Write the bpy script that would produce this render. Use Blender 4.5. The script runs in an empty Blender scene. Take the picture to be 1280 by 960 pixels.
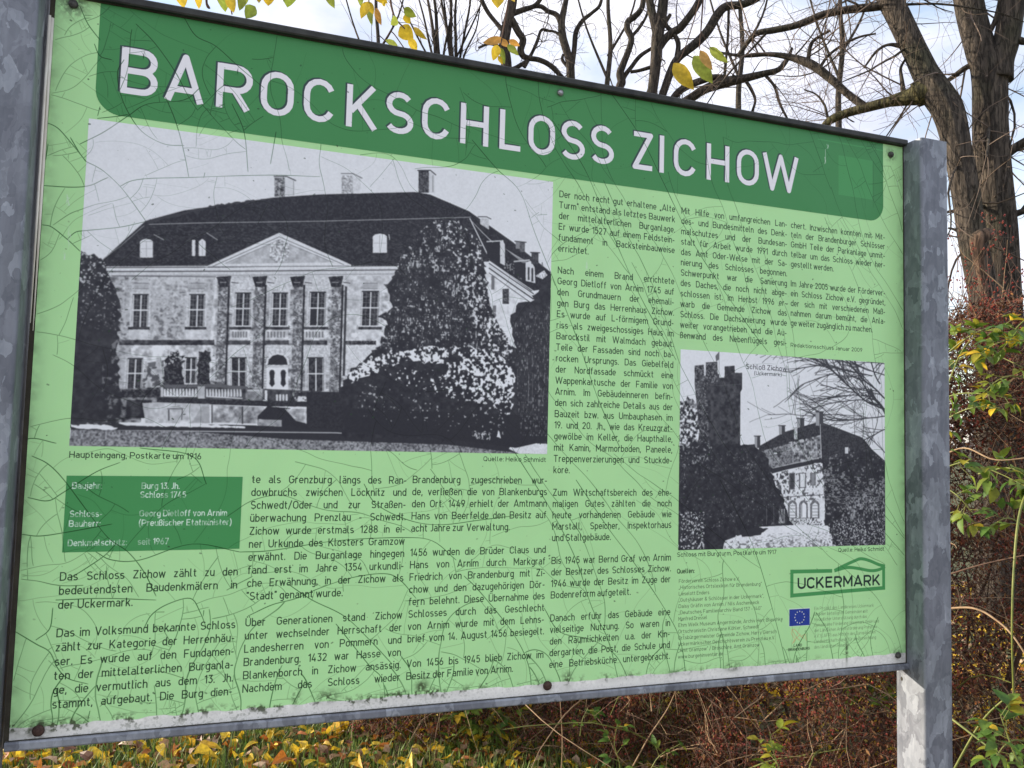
import bpy, math, random
import numpy as np
from mathutils import Vector, Matrix

R_ = math.radians
SC = bpy.context.scene
COL = SC.collection

# ------------------------------------------------------------------ camera
# measured from the board itself: its corners and right angles give lens, place and aim
Z0 = 1.10                                    # height of the board's lower edge above the ground
F_PX = 1008.4                                # focal length in pixels of a 1280 wide picture
CR = np.array([[0.94362741, -0.33006773, 0.02495220],
               [0.04468266, 0.05232479, -0.99762998],
               [0.32797985, 0.94250592, 0.06412341]])   # rows: camera right, down, forward
CAMP = np.array([0.25194077, -1.22543698, 0.41074791 + Z0])
cam = bpy.data.objects.new('camera', bpy.data.cameras.new('camera'))
COL.objects.link(cam)
r, d, f = CR
M = Matrix(((r[0], -d[0], -f[0], CAMP[0]), (r[1], -d[1], -f[1], CAMP[1]), (r[2], -d[2], -f[2], CAMP[2]), (0, 0, 0, 1)))
cam.matrix_world = M
cam.data.sensor_width = 36.0
cam.data.lens = F_PX / 1280 * 36.0
cam.data.clip_start = 0.02
cam.data.clip_end = 2000
SC.camera = cam

# ------------------------------------------------------------------ light
SUN_AZ, SUN_EL = -54.0, 12.5                 # azimuth from +Y (clockwise), elevation
sd = Vector((math.sin(R_(SUN_AZ)) * math.cos(R_(SUN_EL)), math.cos(R_(SUN_AZ)) * math.cos(R_(SUN_EL)), math.sin(R_(SUN_EL))))
sun = bpy.data.objects.new('sun', bpy.data.lights.new('sun', 'SUN'))
COL.objects.link(sun)
sun.data.energy = 2.25
sun.data.angle = R_(0.6)
sun.data.color = (1.0, 0.88, 0.70)
sun.rotation_euler = sd.to_track_quat('Z', 'Y').to_euler()
SC.view_settings.view_transform = 'Standard'
SC.view_settings.look = 'None'
SC.view_settings.gamma = 1.0
SC.view_settings.use_curve_mapping = False
SC.view_settings.exposure = 1.75

W = bpy.data.worlds.new('World')
SC.world = W
W.use_nodes = True
nt = W.node_tree
nt.nodes.clear()
def N(t, kind, **kw):
    n = t.nodes.new(kind)
    for k, v in kw.items():
        if k.startswith('i_'):
            n.inputs[k[2:].replace('_', ' ')].default_value = v
        else:
            setattr(n, k, v)
    return n
out = N(nt, 'ShaderNodeOutputWorld')
bg = N(nt, 'ShaderNodeBackground'); bg.inputs['Strength'].default_value = 0.11
sky = N(nt, 'ShaderNodeTexSky', sky_type='NISHITA', sun_disc=False)
sky.sun_elevation = R_(SUN_EL); sky.sun_rotation = R_(SUN_AZ)
sky.air_density = 1.0; sky.dust_density = 0.6; sky.ozone_density = 1.2
tc = N(nt, 'ShaderNodeTexCoord')
mp = N(nt, 'ShaderNodeMapping'); mp.inputs['Scale'].default_value = (1, 1, 2.1); mp.inputs['Location'].default_value = (0.35, 0.2, 0.1)
n1 = N(nt, 'ShaderNodeTexNoise'); n1.inputs['Scale'].default_value = 2.6; n1.inputs['Detail'].default_value = 7; n1.inputs['Roughness'].default_value = 0.55; n1.inputs['Distortion'].default_value = 0.25
rp = N(nt, 'ShaderNodeValToRGB')
rp.color_ramp.elements[0].position = 0.38; rp.color_ramp.elements[0].color = (0.25, 0.25, 0.25, 1)
rp.color_ramp.elements[1].position = 0.54; rp.color_ramp.elements[1].color = (0.97, 0.97, 0.97, 1)
n2 = N(nt, 'ShaderNodeTexNoise'); n2.inputs['Scale'].default_value = 4.0; n2.inputs['Detail'].default_value = 5
rp2 = N(nt, 'ShaderNodeValToRGB')
rp2.color_ramp.elements[0].position = 0.35; rp2.color_ramp.elements[0].color = (2.55, 2.55, 2.95, 1)
rp2.color_ramp.elements[1].position = 0.65; rp2.color_ramp.elements[1].color = (3.9, 3.88, 4.1, 1)
mx = N(nt, 'ShaderNodeMix', data_type='RGBA')
L = nt.links.new
L(tc.outputs['Generated'], mp.inputs['Vector']); L(mp.outputs['Vector'], n1.inputs['Vector']); L(mp.outputs['Vector'], n2.inputs['Vector'])
L(n1.outputs['Fac'], rp.inputs['Fac']); L(n2.outputs['Fac'], rp2.inputs['Fac'])
L(rp.outputs['Color'], mx.inputs['Factor']); L(sky.outputs['Color'], mx.inputs['A']); L(rp2.outputs['Color'], mx.inputs['B'])
L(mx.outputs['Result'], bg.inputs['Color']); L(bg.outputs['Background'], out.inputs['Surface'])

# ------------------------------------------------------------------ helpers
rnd = random.Random(11)
rng = np.random.default_rng(7)

def ray(x, y):
    v = CR.T @ np.array([(x - 640) / F_PX, (y - 480) / F_PX, 1.0])
    return v / np.linalg.norm(v)
def at(x, y, dist):
    """point of the place seen at (x, y) of the 1280x960 photograph, dist metres away on the level"""
    v = ray(x, y)
    return Vector((CAMP + v * dist / math.hypot(v[0], v[1])).tolist())

def mesh_obj(name, verts, faces, mats, parent=None, smooth=False, mi=None):
    me = bpy.data.meshes.new(name)
    if isinstance(verts, np.ndarray):
        verts = verts.tolist()
    me.from_pydata(verts, [], faces)
    if not isinstance(mats, (list, tuple)): mats = [mats]
    for m in mats: me.materials.append(m)
    if mi is not None: me.polygons.foreach_set('material_index', mi)
    if smooth: me.polygons.foreach_set('use_smooth', [True] * len(me.polygons))
    me.update()
    o = bpy.data.objects.new(name, me)
    COL.objects.link(o)
    if parent is not None: o.parent = parent
    return o

def tag(o, label=None, cat=None, group=None, kind=None):
    if label: o['label'] = label
    if cat: o['category'] = cat
    if group: o['group'] = group
    if kind: o['kind'] = kind
    return o
def thing(name, label, cat, loc=(0, 0, 0), group=None):
    o = bpy.data.objects.new(name, None)
    COL.objects.link(o)
    o.location = loc
    o.empty_display_size = 0.1
    return tag(o, label, cat, group)

class MB:
    """collects shapes for one mesh"""
    def __init__(s): s.v = []; s.f = []; s.m = []
    def add(s, v, f, m=0):
        b = len(s.v); s.v += [tuple(p) for p in v]; s.f += [tuple(i + b for i in q) for q in f]; s.m += [m] * len(f)
    def box(s, x0, x1, y0, y1, z0, z1, m=0, bev=0.0):
        if bev <= 0:
            s.add([(x0,y0,z0),(x1,y0,z0),(x1,y1,z0),(x0,y1,z0),(x0,y0,z1),(x1,y0,z1),(x1,y1,z1),(x0,y1,z1)],
                  [(0,3,2,1),(4,5,6,7),(0,1,5,4),(1,2,6,5),(2,3,7,6),(3,0,4,7)], m)
        else:                                # rounded vertical edges
            pr = []
            for cx, cy, a in ((x1-bev,y0+bev,-90),(x1-bev,y1-bev,0),(x0+bev,y1-bev,90),(x0+bev,y0+bev,180)):
                for k in range(5):
                    t = R_(a + 22.5 * k); pr.append((cx + bev*math.cos(t), cy + bev*math.sin(t)))
            n = len(pr)
            s.add([(p[0],p[1],z0) for p in pr] + [(p[0],p[1],z1) for p in pr],
                  [(i,(i+1)%n,n+(i+1)%n,n+i) for i in range(n)] + [tuple(range(n))[::-1], tuple(range(n,2*n))], m)
    def tube(s, pts, rad, n=6, m=0, cap=True, wob=None):
        pts = [Vector(p) for p in pts]
        if not hasattr(rad, '__len__'): rad = [rad] * len(pts)
        b = len(s.v); up = None
        for i, p in enumerate(pts):
            d = (pts[min(i+1, len(pts)-1)] - pts[max(i-1, 0)]).normalized()
            if up is None:
                up = d.orthogonal().normalized()
            else:
                up = (up - d * up.dot(d)); up = up.normalized() if up.length > 1e-6 else d.orthogonal().normalized()
            q = d.cross(up)
            for k in range(n):
                a = 2*math.pi*k/n
                rr = rad[i] * (1.0 if wob is None else wob(i, k, a, p))
                s.v.append(tuple(p + up*(rr*math.cos(a)) + q*(rr*math.sin(a))))
        for i in range(len(pts)-1):
            for k in range(n):
                a = b+i*n+k; c = b+i*n+(k+1)%n
                s.f.append((a, c, c+n, a+n)); s.m.append(m)
        if cap and n > 3:
            s.f.append(tuple(b+k for k in range(n))[::-1]); s.m.append(m)
            e = b+(len(pts)-1)*n
            s.f.append(tuple(e+k for k in range(n))); s.m.append(m)
    def build(s, name, mats, parent=None, smooth=False):
        return mesh_obj(name, s.v, s.f, mats, parent, smooth, s.m if isinstance(mats, (list, tuple)) and len(mats) > 1 else None)

def spline(pts, k=4):
    """Catmull-Rom through pts"""
    P = [Vector(p) for p in pts]; P = [P[0]*2-P[1]] + P + [P[-1]*2-P[-2]]
    o = []
    for i in range(1, len(P)-2):
        for j in range(k):
            t = j/k; a, b, c, e = P[i-1], P[i], P[i+1], P[i+2]
            o.append(0.5*((2*b)+(c-a)*t+(2*a-5*b+4*c-e)*t*t+(3*b-a-3*c+e)*t**3))
    o.append(P[-2]); return o

# ------------------------------------------------------------------ materials
def new_mat(name):
    m = bpy.data.materials.new(name); m.use_nodes = True
    t = m.node_tree; b = t.nodes['Principled BSDF']
    return m, t, b, t.links.new
def ramp(t, els, interp='LINEAR'):
    n = t.nodes.new('ShaderNodeValToRGB'); cr = n.color_ramp; cr.interpolation = interp
    while len(cr.elements) < len(els): cr.elements.new(0.5)
    for e, (p, c) in zip(cr.elements, els):
        e.position = p; e.color = (*c, 1)
    return n

def steel_mat():
    m, t, b, L = new_mat('galvanised_steel')
    tc = N(t, 'ShaderNodeTexCoord')
    nz = N(t, 'ShaderNodeTexNoise'); nz.inputs['Scale'].default_value = 38; nz.inputs['Detail'].default_value = 3
    mxv = N(t, 'ShaderNodeMix', data_type='RGBA'); mxv.blend_type = 'LINEAR_LIGHT'; mxv.inputs['Factor'].default_value = 0.028
    mp = N(t, 'ShaderNodeMapping'); mp.inputs['Scale'].default_value = (1, 1, 0.62)
    L(tc.outputs['Object'], mp.inputs['Vector']); L(mp.outputs['Vector'], nz.inputs['Vector'])
    L(mp.outputs['Vector'], mxv.inputs['A']); L(nz.outputs['Color'], mxv.inputs['B'])
    v1 = N(t, 'ShaderNodeTexVoronoi'); v1.inputs['Scale'].default_value = 40
    v2 = N(t, 'ShaderNodeTexVoronoi'); v2.inputs['Scale'].default_value = 100
    L(mxv.outputs['Result'], v1.inputs['Vector']); L(mxv.outputs['Result'], v2.inputs['Vector'])
    r1 = ramp(t, [(0.0, (0.150, 0.162, 0.194)), (0.40, (0.180, 0.194, 0.229)), (0.60, (0.212, 0.229, 0.266)), (0.80, (0.30, 0.325, 0.37))])
    r2 = ramp(t, [(0.0, (0.80, 0.80, 0.82)), (1.0, (1.14, 1.12, 1.12))])
    L(v1.outputs['Color'], r1.inputs['Fac']); L(v2.outputs['Color'], r2.inputs['Fac'])
    mu = N(t, 'ShaderNodeMix', data_type='RGBA'); mu.blend_type = 'MULTIPLY'; mu.inputs['Factor'].default_value = 1
    L(r1.outputs['Color'], mu.inputs['A']); L(r2.outputs['Color'], mu.inputs['B'])
    g = N(t, 'ShaderNodeTexNoise'); g.inputs['Scale'].default_value = 7; g.inputs['Detail'].default_value = 6
    rg = ramp(t, [(0.45, (1, 1, 1)), (0.75, (0.70, 0.72, 0.71))])
    L(tc.outputs['Object'], g.inputs['Vector']); L(g.outputs['Fac'], rg.inputs['Fac'])
    fs = N(t, 'ShaderNodeTexNoise'); fs.inputs['Scale'].default_value = 120; fs.inputs['Detail'].default_value = 4
    ms_ = N(t, 'ShaderNodeMapping'); ms_.inputs['Scale'].default_value = (1, 1, .12); L(tc.outputs['Object'], ms_.inputs['Vector']); L(ms_.outputs['Vector'], fs.inputs['Vector'])
    rs_ = ramp(t, [(.3, (.86, .86, .87)), (.7, (1.12, 1.12, 1.11))]); L(fs.outputs['Fac'], rs_.inputs['Fac'])
    mu3 = N(t, 'ShaderNodeMix', data_type='RGBA'); mu3.blend_type = 'MULTIPLY'; mu3.inputs['Factor'].default_value = 1
    L(mu.outputs['Result'], mu3.inputs['A']); L(rs_.outputs['Color'], mu3.inputs['B'])
    mu2 = N(t, 'ShaderNodeMix', data_type='RGBA'); mu2.blend_type = 'MULTIPLY'; mu2.inputs['Factor'].default_value = 1
    L(mu3.outputs['Result'], mu2.inputs['A']); L(rg.outputs['Color'], mu2.inputs['B'])
    L(mu2.outputs['Result'], b.inputs['Base Color'])
    b.inputs['Metallic'].default_value = 0.35; b.inputs['Roughness'].default_value = 0.55
    bp = N(t, 'ShaderNodeBump'); bp.inputs['Strength'].default_value = 0.12; bp.inputs['Distance'].default_value = 0.002
    L(v1.outputs['Distance'], bp.inputs['Height']); L(bp.outputs['Normal'], b.inputs['Normal'])
    return m
STEEL = steel_mat()

def noise_mat(name, c0, c1, scale=20, rough=0.8, bump=0.3, bd=0.01, stretch=(1,1,1), c2=None, metallic=0.0, detail=6):
    m, t, b, L = new_mat(name)
    tc = N(t, 'ShaderNodeTexCoord'); mp = N(t, 'ShaderNodeMapping'); mp.inputs['Scale'].default_value = stretch
    n = N(t, 'ShaderNodeTexNoise'); n.inputs['Scale'].default_value = scale; n.inputs['Detail'].default_value = detail; n.inputs['Roughness'].default_value = 0.65
    L(tc.outputs['Object'], mp.inputs['Vector']); L(mp.outputs['Vector'], n.inputs['Vector'])
    els = [(0.32, c0), (0.68, c1)] if c2 is None else [(0.3, c0), (0.5, c1), (0.7, c2)]
    rr = ramp(t, els); L(n.outputs['Fac'], rr.inputs['Fac']); L(rr.outputs['Color'], b.inputs['Base Color'])
    b.inputs['Roughness'].default_value = rough; b.inputs['Metallic'].default_value = metallic
    bp = N(t, 'ShaderNodeBump'); bp.inputs['Strength'].default_value = bump; bp.inputs['Distance'].default_value = bd
    L(n.outputs['Fac'], bp.inputs['Height']); L(bp.outputs['Normal'], b.inputs['Normal'])
    return m

def leaf_mat(name, cols, trans=0.35, rough=0.55):
    """leaf whose tint varies from piece to piece and over the blade"""
    m, t, b, L = new_mat(name)
    g = N(t, 'ShaderNodeNewGeometry'); oi = N(t, 'ShaderNodeObjectInfo'); tc = N(t, 'ShaderNodeTexCoord')
    ad = N(t, 'ShaderNodeMath', operation='ADD'); fr = N(t, 'ShaderNodeMath', operation='FRACT')
    L(g.outputs['Random Per Island'], ad.inputs[0]); L(oi.outputs['Random'], ad.inputs[1]); L(ad.outputs[0], fr.inputs[0])
    n = len(cols)
    rr = ramp(t, [((i + 0.5)/n, c) for i, c in enumerate(cols)]); L(fr.outputs[0], rr.inputs['Fac'])
    nz = N(t, 'ShaderNodeTexNoise'); nz.inputs['Scale'].default_value = 60; nz.inputs['Detail'].default_value = 4
    L(tc.outputs['Object'], nz.inputs['Vector'])
    r2 = ramp(t, [(0.35, (0.6, 0.58, 0.5)), (0.62, (1.1, 1.1, 1.0))]); L(nz.outputs['Fac'], r2.inputs['Fac'])
    mu = N(t, 'ShaderNodeMix', data_type='RGBA'); mu.blend_type = 'MULTIPLY'; mu.inputs['Factor'].default_value = 0.8
    L(rr.outputs['Color'], mu.inputs['A']); L(r2.outputs['Color'], mu.inputs['B'])
    L(mu.outputs['Result'], b.inputs['Base Color']); b.inputs['Roughness'].default_value = rough
    if trans > 0:
        tr = N(t, 'ShaderNodeBsdfTranslucent'); ms = N(t, 'ShaderNodeMixShader'); ms.inputs[0].default_value = trans
        L(mu.outputs['Result'], tr.inputs['Color']); L(b.outputs[0], ms.inputs[1]); L(tr.outputs[0], ms.inputs[2])
        L(ms.outputs[0], t.nodes['Material Output'].inputs['Surface'])
    return m
# ------------------------------------------------------------------ the print on the board
# flat print, drawn here stroke by stroke into one sheet of ink (metres on the board: x right, z up)
D = 2400
BW, BH = 1.484, 1.0
PW, PH = int(BW*D), int(BH*D)
INK = np.zeros((PH, PW, 3), np.float32)
def lin(r, g, b):
    c = np.array([r, g, b], np.float32)/255
    return np.where(c <= 0.04045, c/12.92, ((c+0.055)/1.055)**2.4).astype(np.float32)
C_BASE = np.array([0.455, 0.790, 0.372], np.float32)
C_DARK = np.array([0.055, 0.258, 0.080], np.float32)
C_INK = np.array([0.018, 0.052, 0.022], np.float32)
C_WHITE = np.array([0.86, 0.85, 0.90], np.float32)
C_PAPER = np.array([0.86, 0.88, 0.93], np.float32)
C_BLACK = np.array([0.020, 0.020, 0.031], np.float32)

def pm(x, y):
    """photograph pixel on the board -> metres on the board"""
    v = ray(x, y); k = -CAMP[1]/v[1]; q = CAMP + v*k
    return q[0], q[2]-Z0
def vnoise(h, w, cell, seed):
    g = np.random.default_rng(seed); gh, gw = int(h/cell)+3, int(w/cell)+3
    a = g.random((gh, gw)).astype(np.float32)
    ys = np.arange(h)/cell; xs = np.arange(w)/cell
    yi = ys.astype(int); xi = xs.astype(int)
    fy = (ys-yi).astype(np.float32); fx = (xs-xi).astype(np.float32)
    fy = fy*fy*(3-2*fy); fx = fx*fx*(3-2*fx)
    r0 = a[yi]*(1-fy)[:, None]+a[yi+1]*fy[:, None]
    return r0[:, xi]*(1-fx)+r0[:, xi+1]*fx
def fnoise(h, w, cell, seed, octv=3, gain=0.55):
    o = np.zeros((h, w), np.float32); s = 0; g = 1.0
    for i in range(octv):
        o += g*vnoise(h, w, max(cell/2**i, 1.01), seed+i*17); s += g; g *= gain
    return o/s
def poly_mask(P, x0, y0, w, h):
    ys = np.arange(y0, y0+h)[:, None]+0.5; xs = np.arange(x0, x0+w)[None, :]+0.5
    m = np.zeros((h, w), bool); n = len(P)
    for i in range(n):
        (ax, ay), (bx, by) = P[i], P[(i+1) % n]
        if ay == by: continue
        lo, hi = min(ay, by), max(ay, by)
        r0 = max(0, int(lo)-y0-1); r1 = min(h, int(hi)-y0+2)
        if r1 <= r0: continue
        yy = ys[r0:r1]
        c = (yy >= lo) & (yy < hi)
        xc = ax+(yy-ay)*(bx-ax)/(by-ay)
        m[r0:r1] ^= c & (xs < xc)
    return m
def seg_cov(poly, hw, x0, y0, w, h, butt=True):
    """coverage of a stroke (points in texels) in a window"""
    X = (np.arange(x0, x0+w)+0.5)[None, :]; Y = (np.arange(y0, y0+h)+0.5)[:, None]
    best = np.zeros((h, w), np.float32); n = len(poly)
    for i in range(n-1):
        (ax, ay), (bx, by) = poly[i], poly[i+1]
        dx, dy = bx-ax, by-ay; l2 = dx*dx+dy*dy
        if l2 < 1e-9: continue
        t = ((X-ax)*dx+(Y-ay)*dy)/l2
        tc_ = np.clip(t, 0, 1)
        dd = np.sqrt((X-ax-tc_*dx)**2+(Y-ay-tc_*dy)**2)
        c = np.clip(hw-dd+0.5, 0, 1)
        l = math.sqrt(l2)
        if butt and i == 0: c = c*np.clip(t*l+0.5, 0, 1)
        if butt and i == n-2: c = c*np.clip((1-t)*l+0.5, 0, 1)
        np.maximum(best, c, out=best)
    return best
def blend(arr, x0, y0, cov, col):
    h, w = cov.shape; X0, Y0 = max(x0, 0), max(y0, 0); X1, Y1 = min(x0+w, arr.shape[1]), min(y0+h, arr.shape[0])
    if X1 <= X0 or Y1 <= Y0: return
    c = cov[Y0-y0:Y1-y0, X0-x0:X1-x0]
    if arr.ndim == 3: c = c[..., None]
    s = arr[Y0:Y1, X0:X1]; s += (col-s)*c
def frect(x0, z0, x1, z1, col, a=1.0):
    X0, X1, Y0, Y1 = [int(round(v*D)) for v in (x0, x1, z0, z1)]
    s = INK[max(Y0,0):Y1, max(X0,0):X1]; s += (col-s)*a
def stroke(pts, wid, col, a=1.0, butt=True):
    P = [(x*D, z*D) for x, z in pts]; hw = wid*D/2
    x0 = int(min(p[0] for p in P)-hw-2); x1 = int(max(p[0] for p in P)+hw+3)
    y0 = int(min(p[1] for p in P)-hw-2); y1 = int(max(p[1] for p in P)+hw+3)
    blend(INK, x0, y0, seg_cov(P, hw, x0, y0, x1-x0, y1-y0, butt)*a, col)

# --- a plain road-sign style alphabet of even strokes (cap height 1, stroke about 0.13)
G = {
'A': ".055,0 .40,.985 .745,0;.17,.26 .63,.26", 'B': ".065,0 .065,1;.065,.935 .42,.935 @.42,.72,.215,.215,90,-90 .065,.505;.40,.505 @.42,.285,.235,.22,90,-90 .065,.065",
'C': "@.36,.64,.295,.295,22,180 @.36,.36,.295,.295,180,338", 'D': ".065,0 .065,1;.065,.935 .36,.935 @.36,.63,.295,.305,90,0 @.36,.37,.295,.305,0,-90 .065,.065",
'E': ".065,0 .065,1;.065,.935 .6,.935;.065,.065 .6,.065;.065,.52 .53,.52", 'F': ".065,0 .065,1;.065,.935 .59,.935;.065,.50 .52,.50",
'G': "@.36,.64,.295,.295,25,180 @.36,.36,.295,.295,180,360 .655,.5 .4,.5", 'H': ".065,0 .065,1;.655,0 .655,1;.065,.52 .655,.52", 'I': ".065,0 .065,1",
'J': ".38,1 .38,.27 @.19,.27,.19,.205,0,-120", 'K': ".065,0 .065,1;.61,1 .1,.37;.25,.56 .66,0", 'L': ".065,1 .065,0;.065,.065 .56,.065",
'M': ".065,0 .065,.96 .42,.30 .775,.96 .775,0", 'N': ".065,0 .065,.95 .655,.05 .655,1", 'O': "@.36,.64,.295,.295,0,180 @.36,.36,.295,.295,180,360 .655,.64",
'P': ".065,0 .065,1;.065,.935 .4,.935 @.4,.68,.25,.255,90,-90 .065,.425", 'R': ".065,0 .065,1;.065,.935 .4,.935 @.4,.68,.25,.255,90,-90 .065,.425;.35,.43 .62,0",
'S': "@.335,.71,.255,.225,32,270 @.335,.275,.275,.21,90,-152", 'T': ".33,0 .33,1;0,.935 .66,.935", 'U': ".065,1 .065,.34 @.35,.34,.285,.275,180,360 .635,1",
'V': ".06,1 .36,.03 .66,1", 'W': ".06,1 .31,.02 .585,.95 .86,.02 1.11,1", 'Z': ".03,.935 .56,.935 .07,.065 .62,.065", 'Q': "@.36,.64,.295,.295,0,180 @.36,.36,.295,.295,180,360 .655,.64;.42,.25 .66,0",
'a': ".11,.60 @.28,.46,.20,.195,110,0 .48,0;.48,.4 .25,.4 @.25,.2325,.185,.1675,90,270 .46,.09", 'b': ".065,0 .065,1;.065,.43 @.28,.43,.215,.225,180,0 @.28,.29,.215,.225,0,-180",
'c': "@.28,.43,.215,.225,30,180 @.28,.29,.215,.225,180,330", 'd': ".495,0 .495,1;@.28,.43,.215,.225,0,180 @.28,.29,.215,.225,180,360 .495,.43",
'e': ".065,.36 .505,.36 .505,.43 @.285,.43,.22,.225,0,180 @.285,.29,.22,.225,180,325", 'f': ".16,0 .16,.78 @.31,.78,.15,.155,180,90 .37,.935;.02,.655 .35,.655",
'g': ".495,.72 .495,-.05 @.3,-.05,.195,.17,0,-90 .12,-.22;@.28,.43,.215,.225,0,180 @.28,.29,.215,.225,180,360 .495,.43", 'h': ".065,0 .065,1;.065,.43 @.275,.43,.21,.225,180,0 .485,0",
'i': ".065,0 .065,.72;.065,.86 .065,1", 'j': ".12,.72 .12,-.1 @.02,-.1,.1,.12,0,-90;.12,.86 .12,1", 'k': ".065,0 .065,1;.45,.72 .1,.27;.22,.44 .49,0",
'l': ".065,1 .065,.17 @.17,.17,.105,.105,180,270 .22,.065", 'm': ".065,0 .065,.72;.065,.45 @.25,.46,.185,.195,180,0 .435,0;.435,.45 @.62,.46,.185,.195,180,0 .805,0",
'n': ".065,0 .065,.72;.065,.43 @.275,.43,.21,.225,180,0 .485,0", 'o': "@.285,.43,.22,.225,0,180 @.285,.29,.22,.225,180,360 .505,.43",
'p': ".065,-.28 .065,.72;.065,.43 @.28,.43,.215,.225,180,0 @.28,.29,.215,.225,0,-180", 'r': ".065,0 .065,.72;.065,.45 @.26,.45,.195,.205,180,65",
's': "@.255,.51,.185,.145,35,270 @.255,.215,.2,.15,90,-150", 't': ".16,.93 .16,.2 @.29,.2,.13,.135,180,270 .36,.065;.02,.655 .35,.655",
'u': ".065,.72 .065,.29 @.275,.29,.21,.225,180,360 .485,.29;.485,.72 .485,0", 'v': ".04,.72 .26,.03 .48,.72", 'w': ".04,.72 .21,.04 .39,.66 .57,.04 .74,.72",
'x': ".04,.72 .46,0;.46,.72 .04,0", 'y': ".04,.72 .27,.05;.5,.72 .2,-.22", 'z': ".04,.655 .42,.655 .07,.065 .46,.065",
'0': "@.3,.66,.235,.275,0,180 @.3,.34,.235,.275,180,360 .535,.66", '1': ".03,.74 .26,.95 .26,0", '2': "@.29,.69,.225,.245,165,-30 .08,.065 .55,.065",
'3': ".06,.935 .50,.935 .27,.58 @.28,.325,.23,.26,88,-150", '4': ".36,1 .07,.24 .57,.24;.44,.5 .44,0", '5': ".48,.935 .12,.935 .10,.53 @.28,.34,.225,.275,125,-150",
'6': ".37,1 .11,.47;@.29,.31,.225,.245,0,360", '7': ".04,.935 .52,.935 .2,0", '8': "@.29,.72,.195,.215,0,360;@.29,.29,.23,.225,0,360", '9': ".21,0 .47,.53;@.29,.69,.225,.245,0,360",
'.': ".065,0 .065,.15", ',': ".085,.14 .03,-.14", '-': ".03,.36 .34,.36", '/': ".02,-.1 .42,1.05", ':': ".065,0 .065,.15;.065,.5 .065,.65", '(': ".24,1.1 @.33,.45,.27,.6,150,210 .24,-.2", ')': ".05,1.1 @-.04,.45,.27,.6,30,-30 .05,-.2",
'"': ".08,1.02 .05,.78;.22,1.02 .19,.78", '„': ".10,.13 .05,-.14;.25,.13 .20,-.14", '&': ".62,0 .15,.7 @.3,.78,.16,.155,200,-20 .12,.33 @.28,.24,.2,.175,160,350 .58,.42",
'ß': ".065,0 .065,.74 @.265,.74,.2,.195,180,-55 .28,.55 @.27,.3,.225,.235,80,-105",
}
for base, nm, x1, x2, y in (('a','ä',.16,.38,.84),('o','ö',.18,.39,.84),('u','ü',.17,.38,.84),('U','Ü',.22,.48,1.08),('O','Ö',.23,.49,1.08),('A','Ä',.27,.53,1.08)):
    G[nm] = G[base] + ";%g,%g %g,%g;%g,%g %g,%g" % (x1, y, x1, y+.14, x2, y, x2, y+.14)
GL = {}
for ch, s in G.items():
    st = []
    for part in s.split(';'):
        pl = []
        for tk in part.split():
            if tk[0] == '@':
                cx, cy, rx, ry, a0, a1 = map(float, tk[1:].split(','))
                n = max(3, int(abs(a1-a0)/20))
                pl += [(cx+rx*math.cos(R_(a0+(a1-a0)*i/n)), cy+ry*math.sin(R_(a0+(a1-a0)*i/n))) for i in range(n+1)]
            else:
                pl.append(tuple(map(float, tk.split(','))))
        st.append(pl)
    GL[ch] = (st, max(p[0] for pl in st for p in pl)+.065)
GL[' '] = ([], .2)
LS = .105
def adv(ch): return GL[ch][1] + LS
def nat(word): return sum(adv(c) for c in word) - LS
def glyph(ch, x, z, cap, xs, wid, col, a=1.0):
    for pl in GL[ch][0]:
        stroke([(x+p[0]*cap*xs, z+p[1]*cap) for p in pl], wid*cap, col, a)
def text(s, x, z, cap, x1=None, just=False, wid=.135, col=C_INK, a=1.0, xs=.94, fit=False):
    words = s.split(' '); nw = sum(nat(w) for w in words)*cap; gap = .36*cap
    if x1 is not None:
        tot = nw*xs + gap*(len(words)-1)
        minw = nw*xs + .27*cap*(len(words)-1)
        if fit:
            gap *= (x1-x)/max(1e-6, nw*.94+gap*(len(words)-1)); xs = (x1-x-gap*(len(words)-1))/nw
        elif minw > x1-x:                       # tight line: letters squeezed a little
            gap = .27*cap; xs = (x1-x-gap*(len(words)-1))/nw
        elif just and len(words) > 1:
            gap = (x1-x-nw*xs)/(len(words)-1)
        elif just: xs = (x1-x)/nw
        elif tot > x1-x: gap = (x1-x-nw*xs)/max(1, len(words)-1)
    for w in words:
        for c in w:
            glyph(c, x, z, cap, xs, wid, col, a); x += adv(c)*cap*xs
        x += gap - LS*cap*xs

# --- ground tone with slow unevenness
un = fnoise(PH, PW, 420, 3, 4)[..., None]
INK[:] = C_BASE*(0.90+0.20*un)
del un
# title band with rounded lower corners
BX0, BX1, BZ0, BZ1 = 0.0556, 1.4352, 0.8436, 1.0
BR = 0.034
band = [(BX0, BZ1)] + [(BX0+BR+BR*math.cos(R_(a)), BZ0+BR+BR*math.sin(R_(a))) for a in range(180, 271, 9)] + [(BX1-BR+BR*math.cos(R_(a)), BZ0+BR+BR*math.sin(R_(a))) for a in range(270, 361, 9)] + [(BX1, BZ1)]
def fpoly(pts, col, a=1.0):
    P = [(x*D, z*D) for x, z in pts]
    x0 = int(min(p[0] for p in P)); x1 = int(max(p[0] for p in P))+1; y0 = int(min(p[1] for p in P)); y1 = int(max(p[1] for p in P))+1
    blend(INK, x0, y0, poly_mask(P, x0, y0, x1-x0, y1-y0).astype(np.float32)*a, col)
fpoly(band, C_DARK)
frect(1.3277, 0.885, 1.409, 0.962, C_DARK*1.35, 0.6)         # paler rectangle, a reflection painted into the band's colour
frect(1.409, 0.870, 1.4125, 0.962, C_DARK*0.72, 0.5)
frect(1.280, 0.985, 1.4352, 0.9875, C_DARK*1.5, 0.5)
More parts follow.
